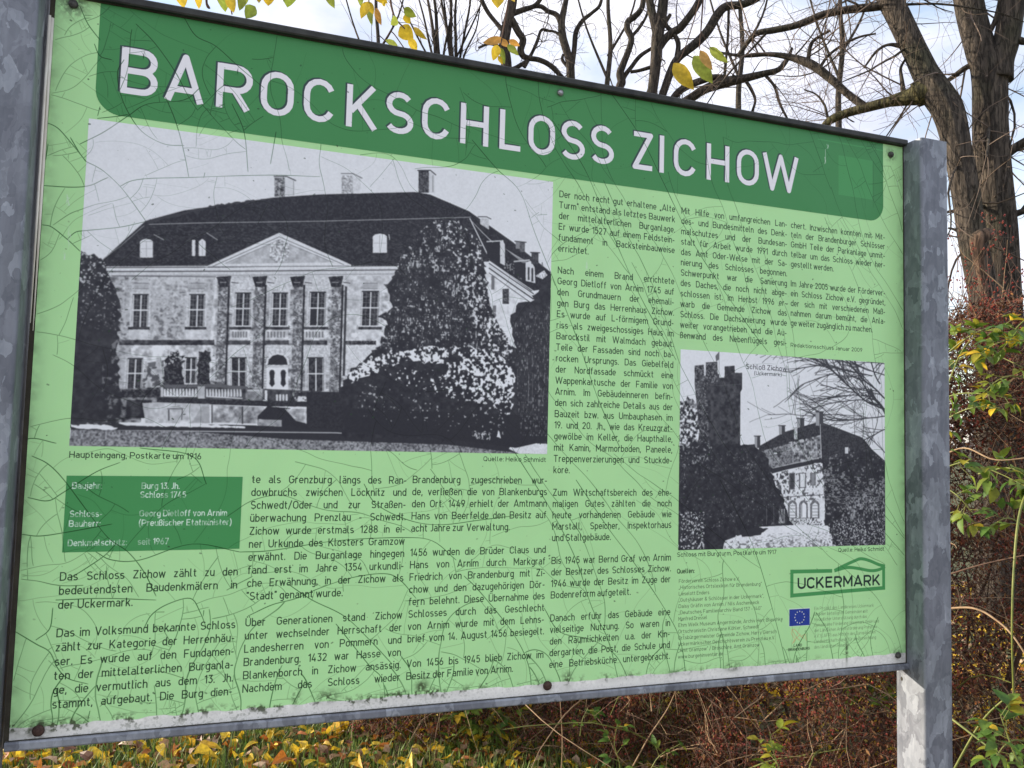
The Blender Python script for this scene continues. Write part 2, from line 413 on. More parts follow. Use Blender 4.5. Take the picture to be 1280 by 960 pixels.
# title
TCAP, TZ = 0.0665, 0.8768
TITLE = [('B',.0858),('A',.1440),('R',.2120),('O',.2736),('C',.3357),('K',.3990),('S',.4590),('C',.5172),('H',.5799),('L',.6462),('O',.6962),('S',.7540),('S',.8085),
         ('Z',.8885),('I',.9411),('C',.9698),('H',1.0366),('O',1.1000),('W',1.1555)]
TSC = {'B':1.0,'A':.95,'R':1.05,'O':.98,'C':.95,'K':1.0,'S':.98,'H':.98,'L':.97,'Z':.93,'I':1.0,'W':1.02}
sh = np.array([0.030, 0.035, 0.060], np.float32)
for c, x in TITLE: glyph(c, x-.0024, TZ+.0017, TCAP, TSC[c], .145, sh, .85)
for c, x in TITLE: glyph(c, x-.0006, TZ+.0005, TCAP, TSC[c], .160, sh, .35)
for c, x in TITLE: glyph(c, x, TZ, TCAP, TSC[c], .134, C_WHITE)

# data box
frect(.0485, .2405, .2730, .3425, C_DARK*1.15)
wt = np.array([.62, .80, .66], np.float32)
BC = .0088
for s, x, z in (("Baujahr:", .0557, .3250), ("Burg 13. Jh.", .1410, .3250), ("Schloss 1745", .1400, .3128), ("Schloss-", .0548, .2872), ("Georg Dietloff von Arnim", .1402, .2872),
                ("Bauherr:", .0545, .2742), ("(Preußischer Etatminister)", .1402, .2742), ("Denkmalschutz:", .0545, .2485), ("seit 1967", .1400, .2487)):
    text(s, x, z, BC, x1=(.2672 if x > .1 else .1365), wid=.15, col=wt)
q_ = INK[int(.2405*D):int(.3425*D), int(.0485*D):int(.2730*D)]
w_ = np.clip((fnoise(q_.shape[0], q_.shape[1], 16, 333, 3)-.50)*9, 0, .6)[..., None]      # lettering worn away in places
q_ += (C_DARK*1.15-q_)*w_
# body columns
COLS = [
(.0475, .2722, .2030, .01850, """Das Schloss Zichow zählt zu den|bedeutendsten Baudenkmälern in|der Uckermark.#||Das im Volksmund bekannte Schloss|zählt zur Kategorie der Herrenhäu-|ser. Es wurde auf den Fundamen-|ten der mittelalterlichen Burganla-|ge, die vermutlich aus dem 13. Jh.|stammt, aufgebaut. Die Burg dien-"""),
(.2856, .5115, .3335, .01845, """te als Grenzburg längs des Ran-|dowbruchs zwischen Löcknitz und|Schwedt/Oder und zur Straßen-|überwachung Prenzlau - Schwedt.|Zichow wurde erstmals 1288 in ei-|ner Urkunde des Klosters Gramzow|erwähnt. Die Burganlage hingegen|fand erst im Jahre 1354 urkundli-|che Erwähnung, in der Zichow als|"Stadt" genannt wurde.#||Über Generationen stand Zichow|unter wechselnder Herrschaft der|Landesherren von Pommern und|Brandenburg. 1432 war Hasse von|Blankenborch in Zichow ansässig.|Nachdem das Schloss wieder"""),
(.5208, .7430, .3345, .01850, """Brandenburg zugeschrieben wur-|de, verließen die von Blankenburgs|den Ort. 1449 erhielt der Amtmann|Hans von Beerfelde den Besitz auf|acht Jahre zur Verwaltung.#||1456 wurden die Brüder Claus und|Hans von Arnim durch Markgraf|Friedrich von Brandenburg mit Zi-|chow und den dazugehörigen Dör-|fern belehnt. Diese Übernahme des|Schlosses durch das Geschlecht|von Arnim wurde mit dem Lehns-|brief vom 14. August 1456 besiegelt.||Von 1456 bis 1945 blieb Zichow im|Besitz der Familie von Arnim.#"""),
(.7535, .9735, .8098, .018325, """Der noch recht gut erhaltene „Alte|Turm" entstand als letztes Bauwerk|der mittelalterlichen Burganlage.|Er wurde 1527 auf einem Feldstein-|fundament in Backsteinbauweise|errichtet.#||Nach einem Brand errichtete|Georg Dietloff von Arnim 1745 auf|den Grundmauern der ehemali-|gen Burg das Herrenhaus Zichow.|Es wurde auf L-förmigem Grund-|riss als zweigeschossiges Haus im|Barockstil mit Walmdach gebaut.|Teile der Fassaden sind noch ba-|rocken Ursprungs. Das Giebelfeld|der Nordfassade schmückt eine|Wappenkartusche der Familie von|Arnim. Im Gebäudeinneren befin-|den sich zahlreiche Details aus der|Bauzeit bzw. aus Umbauphasen im|19. und 20. Jh., wie das Kreuzgrat-|gewölbe im Keller, die Haupthalle,|mit Kamin, Marmorboden, Paneele,|Treppenverzierungen und Stuckde-|kore.#||Zum Wirtschaftsbereich des ehe-|maligen Gutes zählten die noch|heute vorhandenen Gebäude wie|Marstall, Speicher, Inspektorhaus|und Stallgebäude.#||Bis 1945 war Bernd Graf von Arnim|der Besitzer des Schlosses Zichow.|1946 wurde der Besitz im Zuge der|Bodenreform aufgeteilt.#||Danach erfuhr das Gebäude eine|vielseitige Nutzung. So waren in|den Räumlichkeiten u.a. der Kin-|dergarten, die Post, die Schule und|eine Betriebsküche untergebracht."""),
(.9862, 1.2099, .8089, .01840, """Mit Hilfe von umfangreichen Lan-|des- und Bundesmitteln des Denk-|malschutzes und der Bundesan-|stalt für Arbeit wurde 1991 durch|das Amt Oder-Welse mit der Sa-|nierung des Schlosses begonnen.|Schwerpunkt war die Sanierung|des Daches, die noch nicht abge-|schlossen ist. Im Herbst 1996 er-|warb die Gemeinde Zichow das|Schloss. Die Dachsanierung wurde|weiter vorangetrieben und die Au-|ßenwand des Nebenflügels gesi-"""),
(1.2186, 1.4388, .8089, .01830, """chert. Inzwischen konnten mit Mit-|teln der Brandenburger Schlösser|GmbH Teile der Parkanlage unmit-|telbar um das Schloss wieder her-|gestellt werden.#||Im Jahre 2005 wurde der Förderver-|ein Schloss Zichow e.V. gegründet,|der sich mit verschiedenen Maß-|nahmen darum bemüht, die Anla-|ge weiter zugänglich zu machen.#"""),
]
CAPH = .0115
for x0, x1, z, pitch, s in COLS:
    for ln in s.split('|'):
        if ln:
            text(ln.rstrip('#'), x0, z, CAPH, x1, just=not ln.endswith('#'), wid=.128)
        z -= pitch
CCAP = .0088
text("Haupteingang, Postkarte um 1916", .0500, .3665, CCAP, .2160, fit=True)
text("Quelle: Heiko Schmidt", .6335, .3697, CCAP*.86, .7402, fit=True)
text("Redaktionsschluss Januar 2009", 1.2184, .5868, CCAP*.85, 1.3830, fit=True)
text("Schloss mit Burgturm, Postkarte um 1917", .9855, .2108, CCAP*.87, 1.1890, fit=True)
text("Quelle: Heiko Schmidt", 1.3262, .2112, CCAP*.85, 1.4338, fit=True)
text("Quellen:", .9858, .1826, CCAP*.9, 1.0200, fit=True, wid=.17)
zz = .1665
for i, (s, xe) in enumerate((("Förderverein Schloss Zichow e.V.", 1.112), ("„Historisches Ortslexikon für Brandenburg\"", 1.158), ("Lieselott Enders", 1.050), ("„Gutshäuser & Schlösser in der Uckermark\",", 1.163), ("Daisy Gräfin von Arnim / Nils Aschenbeck", 1.153),
        ("„Deutsches Familienarchiv Band 137 - 140\"", 1.158), ("Manfred Dressel", 1.046), ("Ehm Welk Museum Angermünde, Archiv Herr Blaschke", 1.203), ("Ortschronistin Christiane Köhler, Schwedt", 1.153),
        ("Ortsbürgermeister Gemeinde Zichow, Harry Giersch", 1.190), ("Uckermärkischer Geschichtsverein zu Prenzlau e.V.", 1.187), ("„Amt Gramzow\" / Broschüre, Amt Gramzow", 1.154), ("www.burgeninventar.de", 1.079))):
    text(s, .9895, zz, CCAP*.72, xe, fit=True, wid=.115, a=.85); zz -= .01060
# UCKERMARK sign
lg = C_DARK*1.2; T = .0068
for a, b in (((1.2192,.1785),(1.3120,.1772)), ((1.2192+T/2,.1785+T/2),(1.2192+T/2,.1323)), ((1.2192,.1323+T/2),(1.4351,.1383+T/2)), ((1.4351-T/2,.1383),(1.4351-T/2,.1830))):
    stroke([a, b], T, lg)
stroke([tuple(p)[:2] for p in spline([(1.317,.1775,0),(1.340,.1862,0),(1.362,.1935,0),(1.378,.1975,0),(1.398,.1935,0),(1.420,.1855,0),(1.4351,.1822,0)], 5)], .0058, lg)
stroke([tuple(p)[:2] for p in spline([(1.317,.1770,0),(1.345,.1822,0),(1.370,.1800,0),(1.400,.1748,0),(1.420,.1760,0),(1.4351,.1815,0)], 5)], .0058, lg)
text("UCKERMARK", 1.2352, .1472, .0196, 1.4235, fit=True, wid=.185, col=np.array([.012,.03,.03], np.float32))
# flag with a ring of stars, small crest and the funding note
frect(1.2165, .0808, 1.2630, .1124, C_WHITE, .6); frect(1.2176, .0818, 1.2621, .1114, np.array([.018,.045,.30], np.float32))
for k in range(12):
    a = R_(30*k); cx, cz = 1.2398+.0105*math.cos(a), .0966+.0105*math.sin(a)
    st = [(cx+(.0017 if j % 2 == 0 else .0008)*math.sin(j*math.pi/5), cz+(.0017 if j % 2 == 0 else .0008)*math.cos(j*math.pi/5)) for j in range(10)]
    fpoly(st, np.array([.80,.82,.62], np.float32))
ey = np.array([.62,.42,.20], np.float32)
for pl in ([(1.2235,.0755),(1.229,.066),(1.233,.060),(1.240,.0555)], [(1.2285,.0760),(1.236,.069),(1.243,.062),(1.250,.0580)], [(1.2265,.052),(1.233,.060),(1.242,.066)], [(1.243,.062),(1.252,.066),(1.2545,.054)], [(1.2285,.0760),(1.2235,.0755),(1.2225,.068),(1.229,.058),(1.224,.0500)]):
    stroke(pl, .0013, ey, .8)
text("LAND", 1.2270, .0447, .0046, 1.2450, fit=True, wid=.20); text("BRANDENBURG", 1.2155, .0380, .0046, 1.2620, fit=True, wid=.2)
zz = .1075
for s, xe in (("Ein Projekt des Landkreises Uckermark", 1.408), ("und der beteiligten Gemeinden mit", 1.394), ("freundlicher Unterstützung durch das", 1.392), ("Gemeinsame Förderung Uckermark GmbH und", 1.420), ("der Ländlichen Arbeitsförderung Prenzlau", 1.4145), ("e.V. (LAFP) aus Mitteln des Europäischen", 1.412), ("Landwirtschaftsfonds für die Entwicklung", 1.413), ("des ländlichen Raumes.", 1.353)):
    text(s, 1.2720, zz, .0060, xe, fit=True, wid=.12, a=.55); zz -= .00985
# ------------------------------------------------------------------ the two old postcards on the board
class Card:
    """grey picture drawn in photograph pixels of the board, printed into the ink sheet"""
    def __init__(s, x0, z0, x1, z1, seed):
        s.x0, s.z0 = int(x0*D), int(z0*D); s.w, s.h = int(x1*D)-s.x0, int(z1*D)-s.z0
        s.g = np.full((s.h, s.w), 0.9, np.float32); s.seed = seed
        s.fine = fnoise(s.h, s.w, 5, seed, 2); s.blob = fnoise(s.h, s.w, 9, seed+21, 2); s.mid = fnoise(s.h, s.w, 14, seed+5, 3); s.big = fnoise(s.h, s.w, 90, seed+9, 4)
        s.str = vnoise(s.h, s.w*3, 9, seed+3)[:, ::3]          # upright flecks
        s.hor = vnoise(s.h*3, s.w, 8, seed+4)[::3]             # level flecks
    def P(s, pts):
        o = []
        for x, y in pts:
            a, b = pm(x, y); o.append((a*D-s.x0, b*D-s.z0))
        return o
    def poly(s, pts, val, a=1.0, tex=None, amp=0.0, raw=False):
        P = pts if raw else s.P(pts)
        x0 = max(0, int(min(p[0] for p in P))-1); x1 = min(s.w, int(max(p[0] for p in P))+2)
        y0 = max(0, int(min(p[1] for p in P))-1); y1 = min(s.h, int(max(p[1] for p in P))+2)
        if x1 <= x0 or y1 <= y0: return
        m = poly_mask(P, x0, y0, x1-x0, y1-y0)*a
        c = val
        if tex is not None: c = np.clip(val+amp*(tex[y0:y1, x0:x1]-0.5), 0, 1)
        q = s.g[y0:y1, x0:x1]; q += (c-q)*m
    def rect(s, x0, y0, x1, y1, val, **k): s.poly([(x0,y0),(x1,y0),(x1,y1),(x0,y1)], val, **k)
    def line(s, pts, wid, val, a=1.0):
        P = s.P(pts); hw = wid/2
        x0 = int(min(p[0] for p in P)-hw-2); x1 = int(max(p[0] for p in P)+hw+3); y0 = int(min(p[1] for p in P)-hw-2); y1 = int(max(p[1] for p in P)+hw+3)
        if x1 < 0 or y1 < 0 or x0 > s.w or y0 > s.h: return
        blend(s.g, x0, y0, seg_cov(P, hw, x0, y0, x1-x0, y1-y0)*a, val)
    def rough(s, pts, amp, k=5, seed=0):
        g = random.Random(seed); o = []
        for i in range(len(pts)):
            a, b = pts[i], pts[(i+1) % len(pts)]
            n = max(1, int(math.hypot(b[0]-a[0], b[1]-a[1])/k))
            for j in range(n):
                t = j/n; o.append((a[0]+(b[0]-a[0])*t+g.uniform(-amp, amp), a[1]+(b[1]-a[1])*t+g.uniform(-amp, amp)))
        return o
    def flecks(s, pts, val, thr, tex=None, a=1.0, mod=None, soft=9):
        """light or dark flecks inside an outline"""
        P = s.P(pts)
        x0 = max(0, int(min(p[0] for p in P))); x1 = min(s.w, int(max(p[0] for p in P))+1); y0 = max(0, int(min(p[1] for p in P))); y1 = min(s.h, int(max(p[1] for p in P))+1)
        if x1 <= x0 or y1 <= y0: return
        tx = (s.fine if tex is None else tex)[y0:y1, x0:x1]
        if mod is not None: tx = tx + mod*(.75*s.mid[y0:y1, x0:x1]+.5*s.big[y0:y1, x0:x1]-0.62)
        m = poly_mask(P, x0, y0, x1-x0, y1-y0)*np.clip((tx-thr)*soft, 0, 1)*a
        q = s.g[y0:y1, x0:x1]; q += (val-q)*m
    def window(s, x0, y0, x1, y1, mt=.55, dark=.08, lit=.95, cross=True, grid=3, sk=0):
        s.poly([(x0-3,y0-3),(x1+3,y0-3),(x1+3+sk,y1+2),(x0-3+sk,y1+2)], .82, a=.75, tex=s.fine, amp=.3)
        s.poly([(x0,y0),(x1,y0),(x1+sk,y1),(x0+sk,y1)], dark, tex=s.fine, amp=.25)
        s.line([(x0+1,y0+1),(x0+1+sk,y1)], 3.2, lit); s.line([(x1-1,y0+1),(x1-1+sk,y1)], 2.2, lit, .8)
        if cross:
            xm = (x0+x1)/2+.6; s.line([(xm,y0+1),(xm+sk,y1)], 3.8, lit); ym = y0+(y1-y0)*.48; s.line([(x0+sk/2,ym),(x1+sk/2,ym)], 3.8, lit)
        for i in range(1, grid*2):
            y = y0+(y1-y0)*i/(grid*2); s.line([(x0+1,y),(x1-1,y)], 1.2, .7, mt)
        for xx in (.27, .75): x = x0+(x1-x0)*xx; s.line([(x,y0+1),(x+sk,y1-1)], 1.2, .7, mt)
        s.line([(x0-1,y1+.5),(x1+1,y1+.5)], 3.0, lit, .8)
        s.line([(x0,y0),(x1,y0)], 3.0, .04)
    def print_to(s):
        g = np.clip(s.g*1.06-.02+(0.03+.08*s.g)*(s.fine-0.5)+0.05*s.g*(s.mid-.5), 0, 1)
        for _ in range(4):
            g[1:-1] = (g[:-2]+g[1:-1]*1.4+g[2:])/3.4; g[:, 1:-1] = (g[:, :-2]+g[:, 1:-1]*1.4+g[:, 2:])/3.4
        g = g*(0.96+0.08*s.big)
        INK[s.z0:s.z0+s.h, s.x0:s.x0+s.w] = C_BLACK+(C_PAPER-C_BLACK)*(np.clip(g, 0, 1)**1.35)[..., None]

# --- the manor
c = Card(.0495, .3828, .7420, .8345, 40)
c.g[:] = .94; c.g -= .10*(c.big-.2)
# facade
c.poly([(130,334),(497,331),(497,470),(436,470),(432,500),(300,500),(196,500),(150,505),(134,420)], .78, tex=c.mid, amp=1.1)
c.flecks([(134,338),(270,338),(262,430),(150,430)], .25, .46, c.mid, .75, .8, 2.6); c.flecks([(186,362),(232,362),(230,425),(188,425)], .22, .40, c.mid, .7, .5, 3); c.flecks([(134,338),(160,338),(166,500),(150,500)], .15, .40, c.mid, .7, .3, 3)
c.flecks([(134,338),(270,338),(262,430),(150,430)], .95, .60, c.blob, .6, .3, 5)
c.flecks([(150,470),(262,440),(262,482),(150,500)], .28, .48, c.mid, .6, .6, 3)
c.poly([(272,345),(432,345),(424,500),(262,500)], .64, tex=c.mid, amp=1.5)
c.flecks([(272,345),(432,345),(424,500),(262,500)], .10, .54, c.hor, .5, .7, 5)
c.flecks([(272,345),(432,345),(424,500),(262,500)], .95, .60, c.hor, .5, .2)
c.poly([(288,347),(432,344),(432,362),(288,362)], .78, tex=c.fine, amp=.35)
c.poly([(283,432),(424,432),(420,446),(281,446)], .80, tex=c.fine, amp=.4)
c.poly([(433,342),(497,340),(492,362),(470,362),(436,424),(432,424)], .74, tex=c.mid, amp=.6)
c.poly([(433,432),(478,432),(470,452),(432,462)], .84, tex=c.fine, amp=.3)
# cornices
c.poly([(126,333),(497,330),(497,345),(136,346)], .80, tex=c.fine, amp=.2)
for y, wv, v in ((334,3,.12), (339,4,.15), (344,2,.35)): c.line([(130,y+.6),(300,y),(497,y-1.6)], wv, v)
c.line([(128,336.5),(300,336),(497,334.4)], 4, .92); c.line([(140,345),(270,346)], 3, .2)
c.poly([(148,425),(268,425),(268,431.5),(149,431.5)], .10, tex=c.mid, amp=.5)
# upper windows
for x0, y0, x1, y1 in ((166,368,186,409), (236.5,368,256.5,408), (294,366,314,407), (340,366,360,407), (387,365,407.5,407), (452,364,474,407)):
    c.window(x0, y0, x1, y1, sk=-1.5)
c.rect(388, 386, 396, 405, .06)
for x0, x1, mid in ((161,186,0), (232,257,0), (287,313,1), (331,361,1), (379,409,1), (449,476,0)):
    c.rect(x0-1, 408.5, x1+1, 412, .10, tex=c.mid, amp=.3)
    c.rect(x0, 412.5, x1-1, 424, .80, tex=c.mid, amp=.5)
    if mid:
        for k in range(6): c.rect(x0+3+k*(x1-x0-6)/6, 414.5, x0+5.3+k*(x1-x0-6)/6, 422, .25, a=.8)
        c.rect(x0-4, 425.5, x1, 431, .12, tex=c.mid, amp=.4)
c.rect(432, 426, 470, 431, .12, tex=c.fine, amp=.5)
for x0 in (168, 238, 454): c.rect(x0, 354, x0+18, 361, .55, a=.6); c.line([(x0,354),(x0+18,354)], 2, .25); c.line([(x0,361),(x0+18,361)], 2, .3)
# pilasters
for xt, xb, ct in ((286,281,270), (332,327,315), (380,376,362), (428,424,410)):
    c.poly([(xt-13,358),(xt,358),(xb,500),(xb-13,500)], .50, a=.8, tex=c.mid, amp=1.2)
    c.flecks([(xt-13,358),(xt,358),(xb,500),(xb-13,500)], .12, .50, c.fine, .8, .3)
    c.poly([(xt-1,356),(xt+1.6,356),(xb+1.6,502),(xb-1,502)], .05, tex=c.fine, amp=.25)
    c.poly(c.rough([(ct,346),(ct+19,345),(ct+18,351),(ct+16,358.5),(ct+4,359)], .5), .06, tex=c.fine, amp=.35)
    c.line([(ct+5,353),(ct+13,353)], 2.5, .7, .7); c.line([(ct+19,353),(ct+28,354)], 3.5, .15)
c.poly([(431,358),(434,358),(431,470),(428,470)], .10)
for ys in np.arange(449, 499, 3.4):
    for xx in (283, 329, 376, 425): c.line([(xx,ys),(xx+5,ys+.3)], 1.6, .25, .7)
# ground floor windows, door
c.window(159.5, 448, 179, 487, grid=2, mt=.2, sk=-2); c.window(231, 447, 246, 479, grid=2, mt=.2, sk=-1)
c.window(288, 447, 308, 483, grid=1, mt=0); c.window(384, 447, 404.5, 489, grid=1, mt=0)
c.poly([(332,456),(333,449),(338,443),(347,440),(356,443),(361,449),(362,456)], .9)
c.poly([(334.5,456),(336,449),(341,444.5),(347,443),(354,444.5),(358,449),(359.5,456)], .05)
c.rect(333, 457, 360, 489, .94); c.line([(333,458.5),(360,458.5)], 2, .5)
for x0 in (336.5, 350.5): c.poly([(x0+1,463),(x0+3.5,462),(x0+6,463),(x0+7,466),(x0+6,474),(x0+7,480),(x0+3.5,484),(x0,480),(x0+1,474),(x0,466)], .05)
for k in range(9):
    a = R_(20*k); c.line([(347+14*math.cos(a),456-14*math.sin(a)),(347+20*math.cos(a),456-19*math.sin(a))], 1.6, .3, .7)
# plants against the wall
c.poly(c.rough([(206,450),(212,442),(224,440),(230,446),(228,482),(204,482)], 2.5, 3, 1), .07, tex=c.fine, amp=.5)
c.poly(c.rough([(247,442),(256,438),(263,441),(262,481),(246,481)], 2, 3, 2), .08, tex=c.fine, amp=.45)
c.flecks([(205,438),(234,436),(236,452),(205,456)], .9, .62, a=.8); c.flecks([(176,455),(205,450),(203,490),(178,488)], .08, .5, c.mid, .8)
# balustrade and plinth
c.poly([(150,486),(200,484),(198,503),(178,505),(176,528),(148,528)], .30, tex=c.mid, amp=1.0)
c.rect(152, 487, 200, 497, .08, tex=c.fine, amp=.3)
c.poly([(158,500),(190,500),(188,522),(158,524)], .06, tex=c.mid, amp=.3)
c.poly([(200,481),(262,481),(310,485),(400,489),(440,492),(440,500),(310,500),(200,498)], .16, tex=c.mid, amp=.35)
c.poly([(200,481),(262,480),(310,483),(310,486),(262,484),(200,485)], .22)
c.rect(201, 484, 204, 496, .75); c.rect(247, 483, 256, 498, .72, tex=c.mid, amp=.4)
for k in range(11): x = 205+k*3.9; c.poly([(x,486),(x+1.6,486),(x+2.3,491),(x+2.4,494.5),(x-.6,494.5),(x-.4,490)], .9)
for k in range(12): x = 258+k*3.8; c.poly([(x,486.5),(x+1.3,486.5),(x+2.2,492),(x+2,496),(x-.6,496),(x-.4,491)], .82)
c.line([(205,495),(246,495.5)], 4, .9); c.line([(258,495.5),(303,498)], 3.5, .85)
c.rect(307, 486, 328, 501, .42, tex=c.mid, amp=.6); c.rect(309, 487.5, 325, 489, .8); c.rect(331, 488, 334, 504, .95)
c.rect(334, 489, 384, 504, .14, tex=c.mid, amp=.4)
for k in range(4): c.rect(345+k*4, 493, 347.4+k*4, 501, .85)
c.line([(343,502),(362,502)], 3, .85); c.flecks([(366,490),(383,490),(383,503),(366,503)], .85, .5, c.mid)
c.poly([(196,497),(330,501),(440,503),(440,509),(330,508),(196,503)], .06, tex=c.fine, amp=.15)
c.poly([(178,504),(196,503),(262,505),(262,529),(182,529)], .72, tex=c.mid, amp=.5)
c.poly([(264,506),(330,509),(330,530),(264,528)], .55, tex=c.mid, amp=.9)
c.line([(209,511),(228,511),(227,525)], 3, .12); c.line([(211,512),(211,526)], 5, .15)
c.line([(265,506),(265,529)], 4, .12); c.line([(303,508),(303,530)], 5, .10)
c.poly([(240,528),(252,508),(262,508),(262,529)], .45, a=.6)
c.poly([(322,520),(334,508),(362,510),(384,531),(384,541),(322,533)], .05)
c.poly([(323,524),(352,525),(352,534),(322,532)], .50, tex=c.mid, amp=.5)
c.poly([(356,511),(383,511),(382,529),(370,526)], .66, tex=c.mid, amp=.8)
c.poly([(383,490),(430,490),(440,545),(383,540)], .05, tex=c.fine, amp=.06)
# yard
c.poly([(88,529),(300,531),(440,537),(684,550),(684,568),(88,562)], .06)
c.poly(c.rough([(88,530),(130,531),(148,535),(140,537),(100,536),(88,534)], .7, 4, 5), .95)
c.poly(c.rough([(148,529),(212,529),(260,531),(306,533),(306,535),(250,534),(160,532)], .6, 4, 6), .92)
c.line([(110,538),(200,538.5),(330,540),(420,541),(450,543)], 3, .85, .8)
c.poly([(88,537),(230,539),(360,549),(560,556),(645,566),(640,570),(86,565)], .34, tex=c.fine, amp=.7)
c.flecks([(88,541),(360,549),(640,566),(600,570),(86,565)], .62, .56, c.blob, .6, .6, 4)
c.poly([(642,553),(684,555),(684,568),(648,567),(636,561)], .88, tex=c.fine, amp=.15)
# roof
c.poly([(130,333),(129,324),(182,276),(230,263),(341,247),(400,243),(519,240),(537,243),(586,264),(640,302),(688,340),(688,360),(664,364),(612,327),(495,332),(437,332)], .05, tex=c.fine, amp=.12)
c.flecks([(182,282),(400,276),(586,272),(612,325),(495,331),(130,332)], .22, .66, c.hor, .4)
c.poly(c.rough([(182,276),(262,257),(341,247),(341,249),(262,260),(186,279)], 1.0, 3, 3), .10)
c.line([(186,280.5),(260,278.5),(400,276.5),(519,273.5),(588,271.5)], 2.6, .62, .8)
c.line([(130,323),(150,308),(180,282)], 2.5, .55, .7); c.line([(130,334),(260,331.5)], 2, .45, .6)
for k in range(28): t = k/28; c.line([(587+25*t,273+51*t),(588.2+25*t,275+51*t)], 3.6, .88)
for k in range(7): c.line([(588+k*2.3,275+k*2.5),(612+k*.8,300+k*.6)], 1.4, .75, .8)
for k in range(7): c.line([(632+k*1.8,311+k*1.2),(655+k*.6,330-k*.5)], 1.4, .7, .8)
c.flecks([(630,325),(645,330),(655,352),(630,336)], .6, .52, c.fine, .6)
# dormers
def arch(x0, y0, x1, y1, v): c.poly([(x0,y1),(x0,y0+3),(x0+3,y0+.6),((x0+x1)/2,y0-.4),(x1-3,y0+.6),(x1,y0+3),(x1,y1)], v)
arch(175, 299, 191, 322, .88); c.line([(177,302),(190,302)], 1.6, .4); c.line([(183,301),(183,321)], 2, .55); c.line([(176,311),(190,311)], 1.4, .5)
c.rect(240, 300, 244, 320, .88); arch(248.5, 299, 257, 320, .90); c.line([(253,301),(253,319)], 1.5, .5)
arch(466, 292.5, 483.5, 316, .9); c.line([(474.5,294),(474.5,315)], 2, .5); c.line([(467,304),(483,304)], 1.8, .55)
for a, b in (((192,293),(205,300)), ((258,291),(272,300))): c.line([a, b], 2.2, .75, .8)
c.line([(486,293),(487,300)], 3, .7)
c.poly([(607,303),(625,303),(626,333),(609,322)], .04); c.poly([(625,301),(628,300),(631,306),(631,332),(625,329)], .82); c.line([(608,302),(629,301)], 4, .8)
c.poly([(642,328),(657,329),(658,352),(644,343)], .05); c.poly([(657,328),(663,326),(668,334),(669,354),(657,351)], .86)
c.rect(659.5, 334, 661.8, 350, .1); c.rect(664, 335, 666.5, 352, .1); c.line([(642,327),(662,325)], 5, .75); c.poly([(669,345),(680,338),(684,344),(678,349)], .8, tex=c.fine, amp=.9)
# pediment
c.poly([(256,334),(349,291),(439,331),(438,335)], .88, tex=c.fine, amp=.12)
c.poly([(279,330),(349,299),(418,328)], .66, tex=c.mid, amp=.45)
c.line([(266,333),(349,296),(430,331)], 2.4, .25); c.line([(282,329),(349,300.5),(414,327)], 1.8, .35); c.line([(260,333.6),(437,332.6)], 2.6, .2)
c.poly(c.rough([(340,303),(350,300),(360,304),(363,318),(356,328),(342,328),(336,318)], 1.5, 3, 9), .70, tex=c.fine, amp=1.2)
# chimneys
c.rect(343, 222, 356, 246, .35, tex=c.fine, amp=.9); c.rect(356, 223, 367.5, 245, .82); c.line([(342,220.5),(358,220.5),(370,226)], 4, .10); c.line([(367,226),(367,244)], 1.8, .3)
c.rect(427, 219, 441, 242, .62, tex=c.fine, amp=.9); c.rect(441, 220, 451, 242, .85, tex=c.fine, amp=.2); c.line([(426,217),(441,217),(453,223)], 3.5, .25)
c.rect(523, 213, 536, 241, .14, tex=c.fine, amp=.4); c.rect(536, 215, 543, 241, .80); c.line([(521.5,213),(538,213),(545,219)], 4, .06); c.line([(541,219),(541,240)], 2, .2)
c.poly([(600,273),(611,273),(611,287),(600,280)], .72, tex=c.fine, amp=.3); c.line([(597,271),(608,271),(614,274)], 3.5, .08)
c.rect(644.5, 302, 649.5, 311, .4); c.rect(649.5, 302, 656, 315, .22, tex=c.fine, amp=.3); c.line([(643,301.5),(658,303)], 4, .06)
c.rect(664, 316, 673, 330, .12, tex=c.fine, amp=.2); c.line([(662.5,315.5),(675,316)], 4, .04); c.rect(677, 328, 678.5, 333, .3)
# side front
c.poly([(600,335),(612,336),(664,372),(664,380),(654,420),(640,432),(630,445),(606,430),(604,340)], .92, tex=c.mid, amp=.4)
for k, (v, wv) in enumerate(((.92,3), (.06,4), (.7,2.5), (.06,5), (.85,3), (.1,3))): c.line([(611,326+k*3.0),(640,346+k*3.2),(667,364+k*3.4)], wv, v)
c.rect(628, 361, 636, 380, .15, tex=c.fine, amp=.5); c.rect(614, 345, 618, 362, .3); c.rect(616, 382, 620, 400, .3)
# trees
def tree(pts, amp, k, sd, v=.05): c.poly(c.rough(pts, amp, k, sd), v+.015, tex=c.mid, amp=.11)
tree([(86,316),(100,312),(112,318),(126,322),(134,334),(139,350),(148,372),(150,400),(147,440),(152,500),(150,530),(86,531)], 2.5, 4, 11)
c.flecks([(98,314),(128,322),(142,352),(128,372),(98,350)], .80, .64, c.fine, .9, .2); c.flecks([(90,350),(146,352),(146,420),(90,400)], .6, .72, c.fine, .8)
c.flecks([(128,440),(152,420),(160,528),(128,528)], .45, .58, c.mid, .6)
big = [(536,280),(545,275),(560,278),(572,274),(584,290),(596,296),(602,310),(604,328),(608,345),(611,366),(618,392),(628,412),(644,440),(640,470),(430,480),(474,430),(487,405),(474,395),(490,384),(480,356),(496,346),(496,330),(506,312),(520,302),(524,290)]
tree(big, 3, 4, 12, .045)
c.flecks(big, .8, .86, c.str, .9, .8); c.flecks([(540,276),(572,276),(602,304),(612,370),(634,420),(600,425),(570,330)], .95, .64, c.blob, .95, .6); c.flecks(big, .75, .78, c.blob, .9, .6); c.flecks(big, .3, .68, c.fine, .4, .5)
tree([(640,392),(650,380),(664,378),(676,352),(690,344),(690,556),(640,550)], 3, 4, 13)
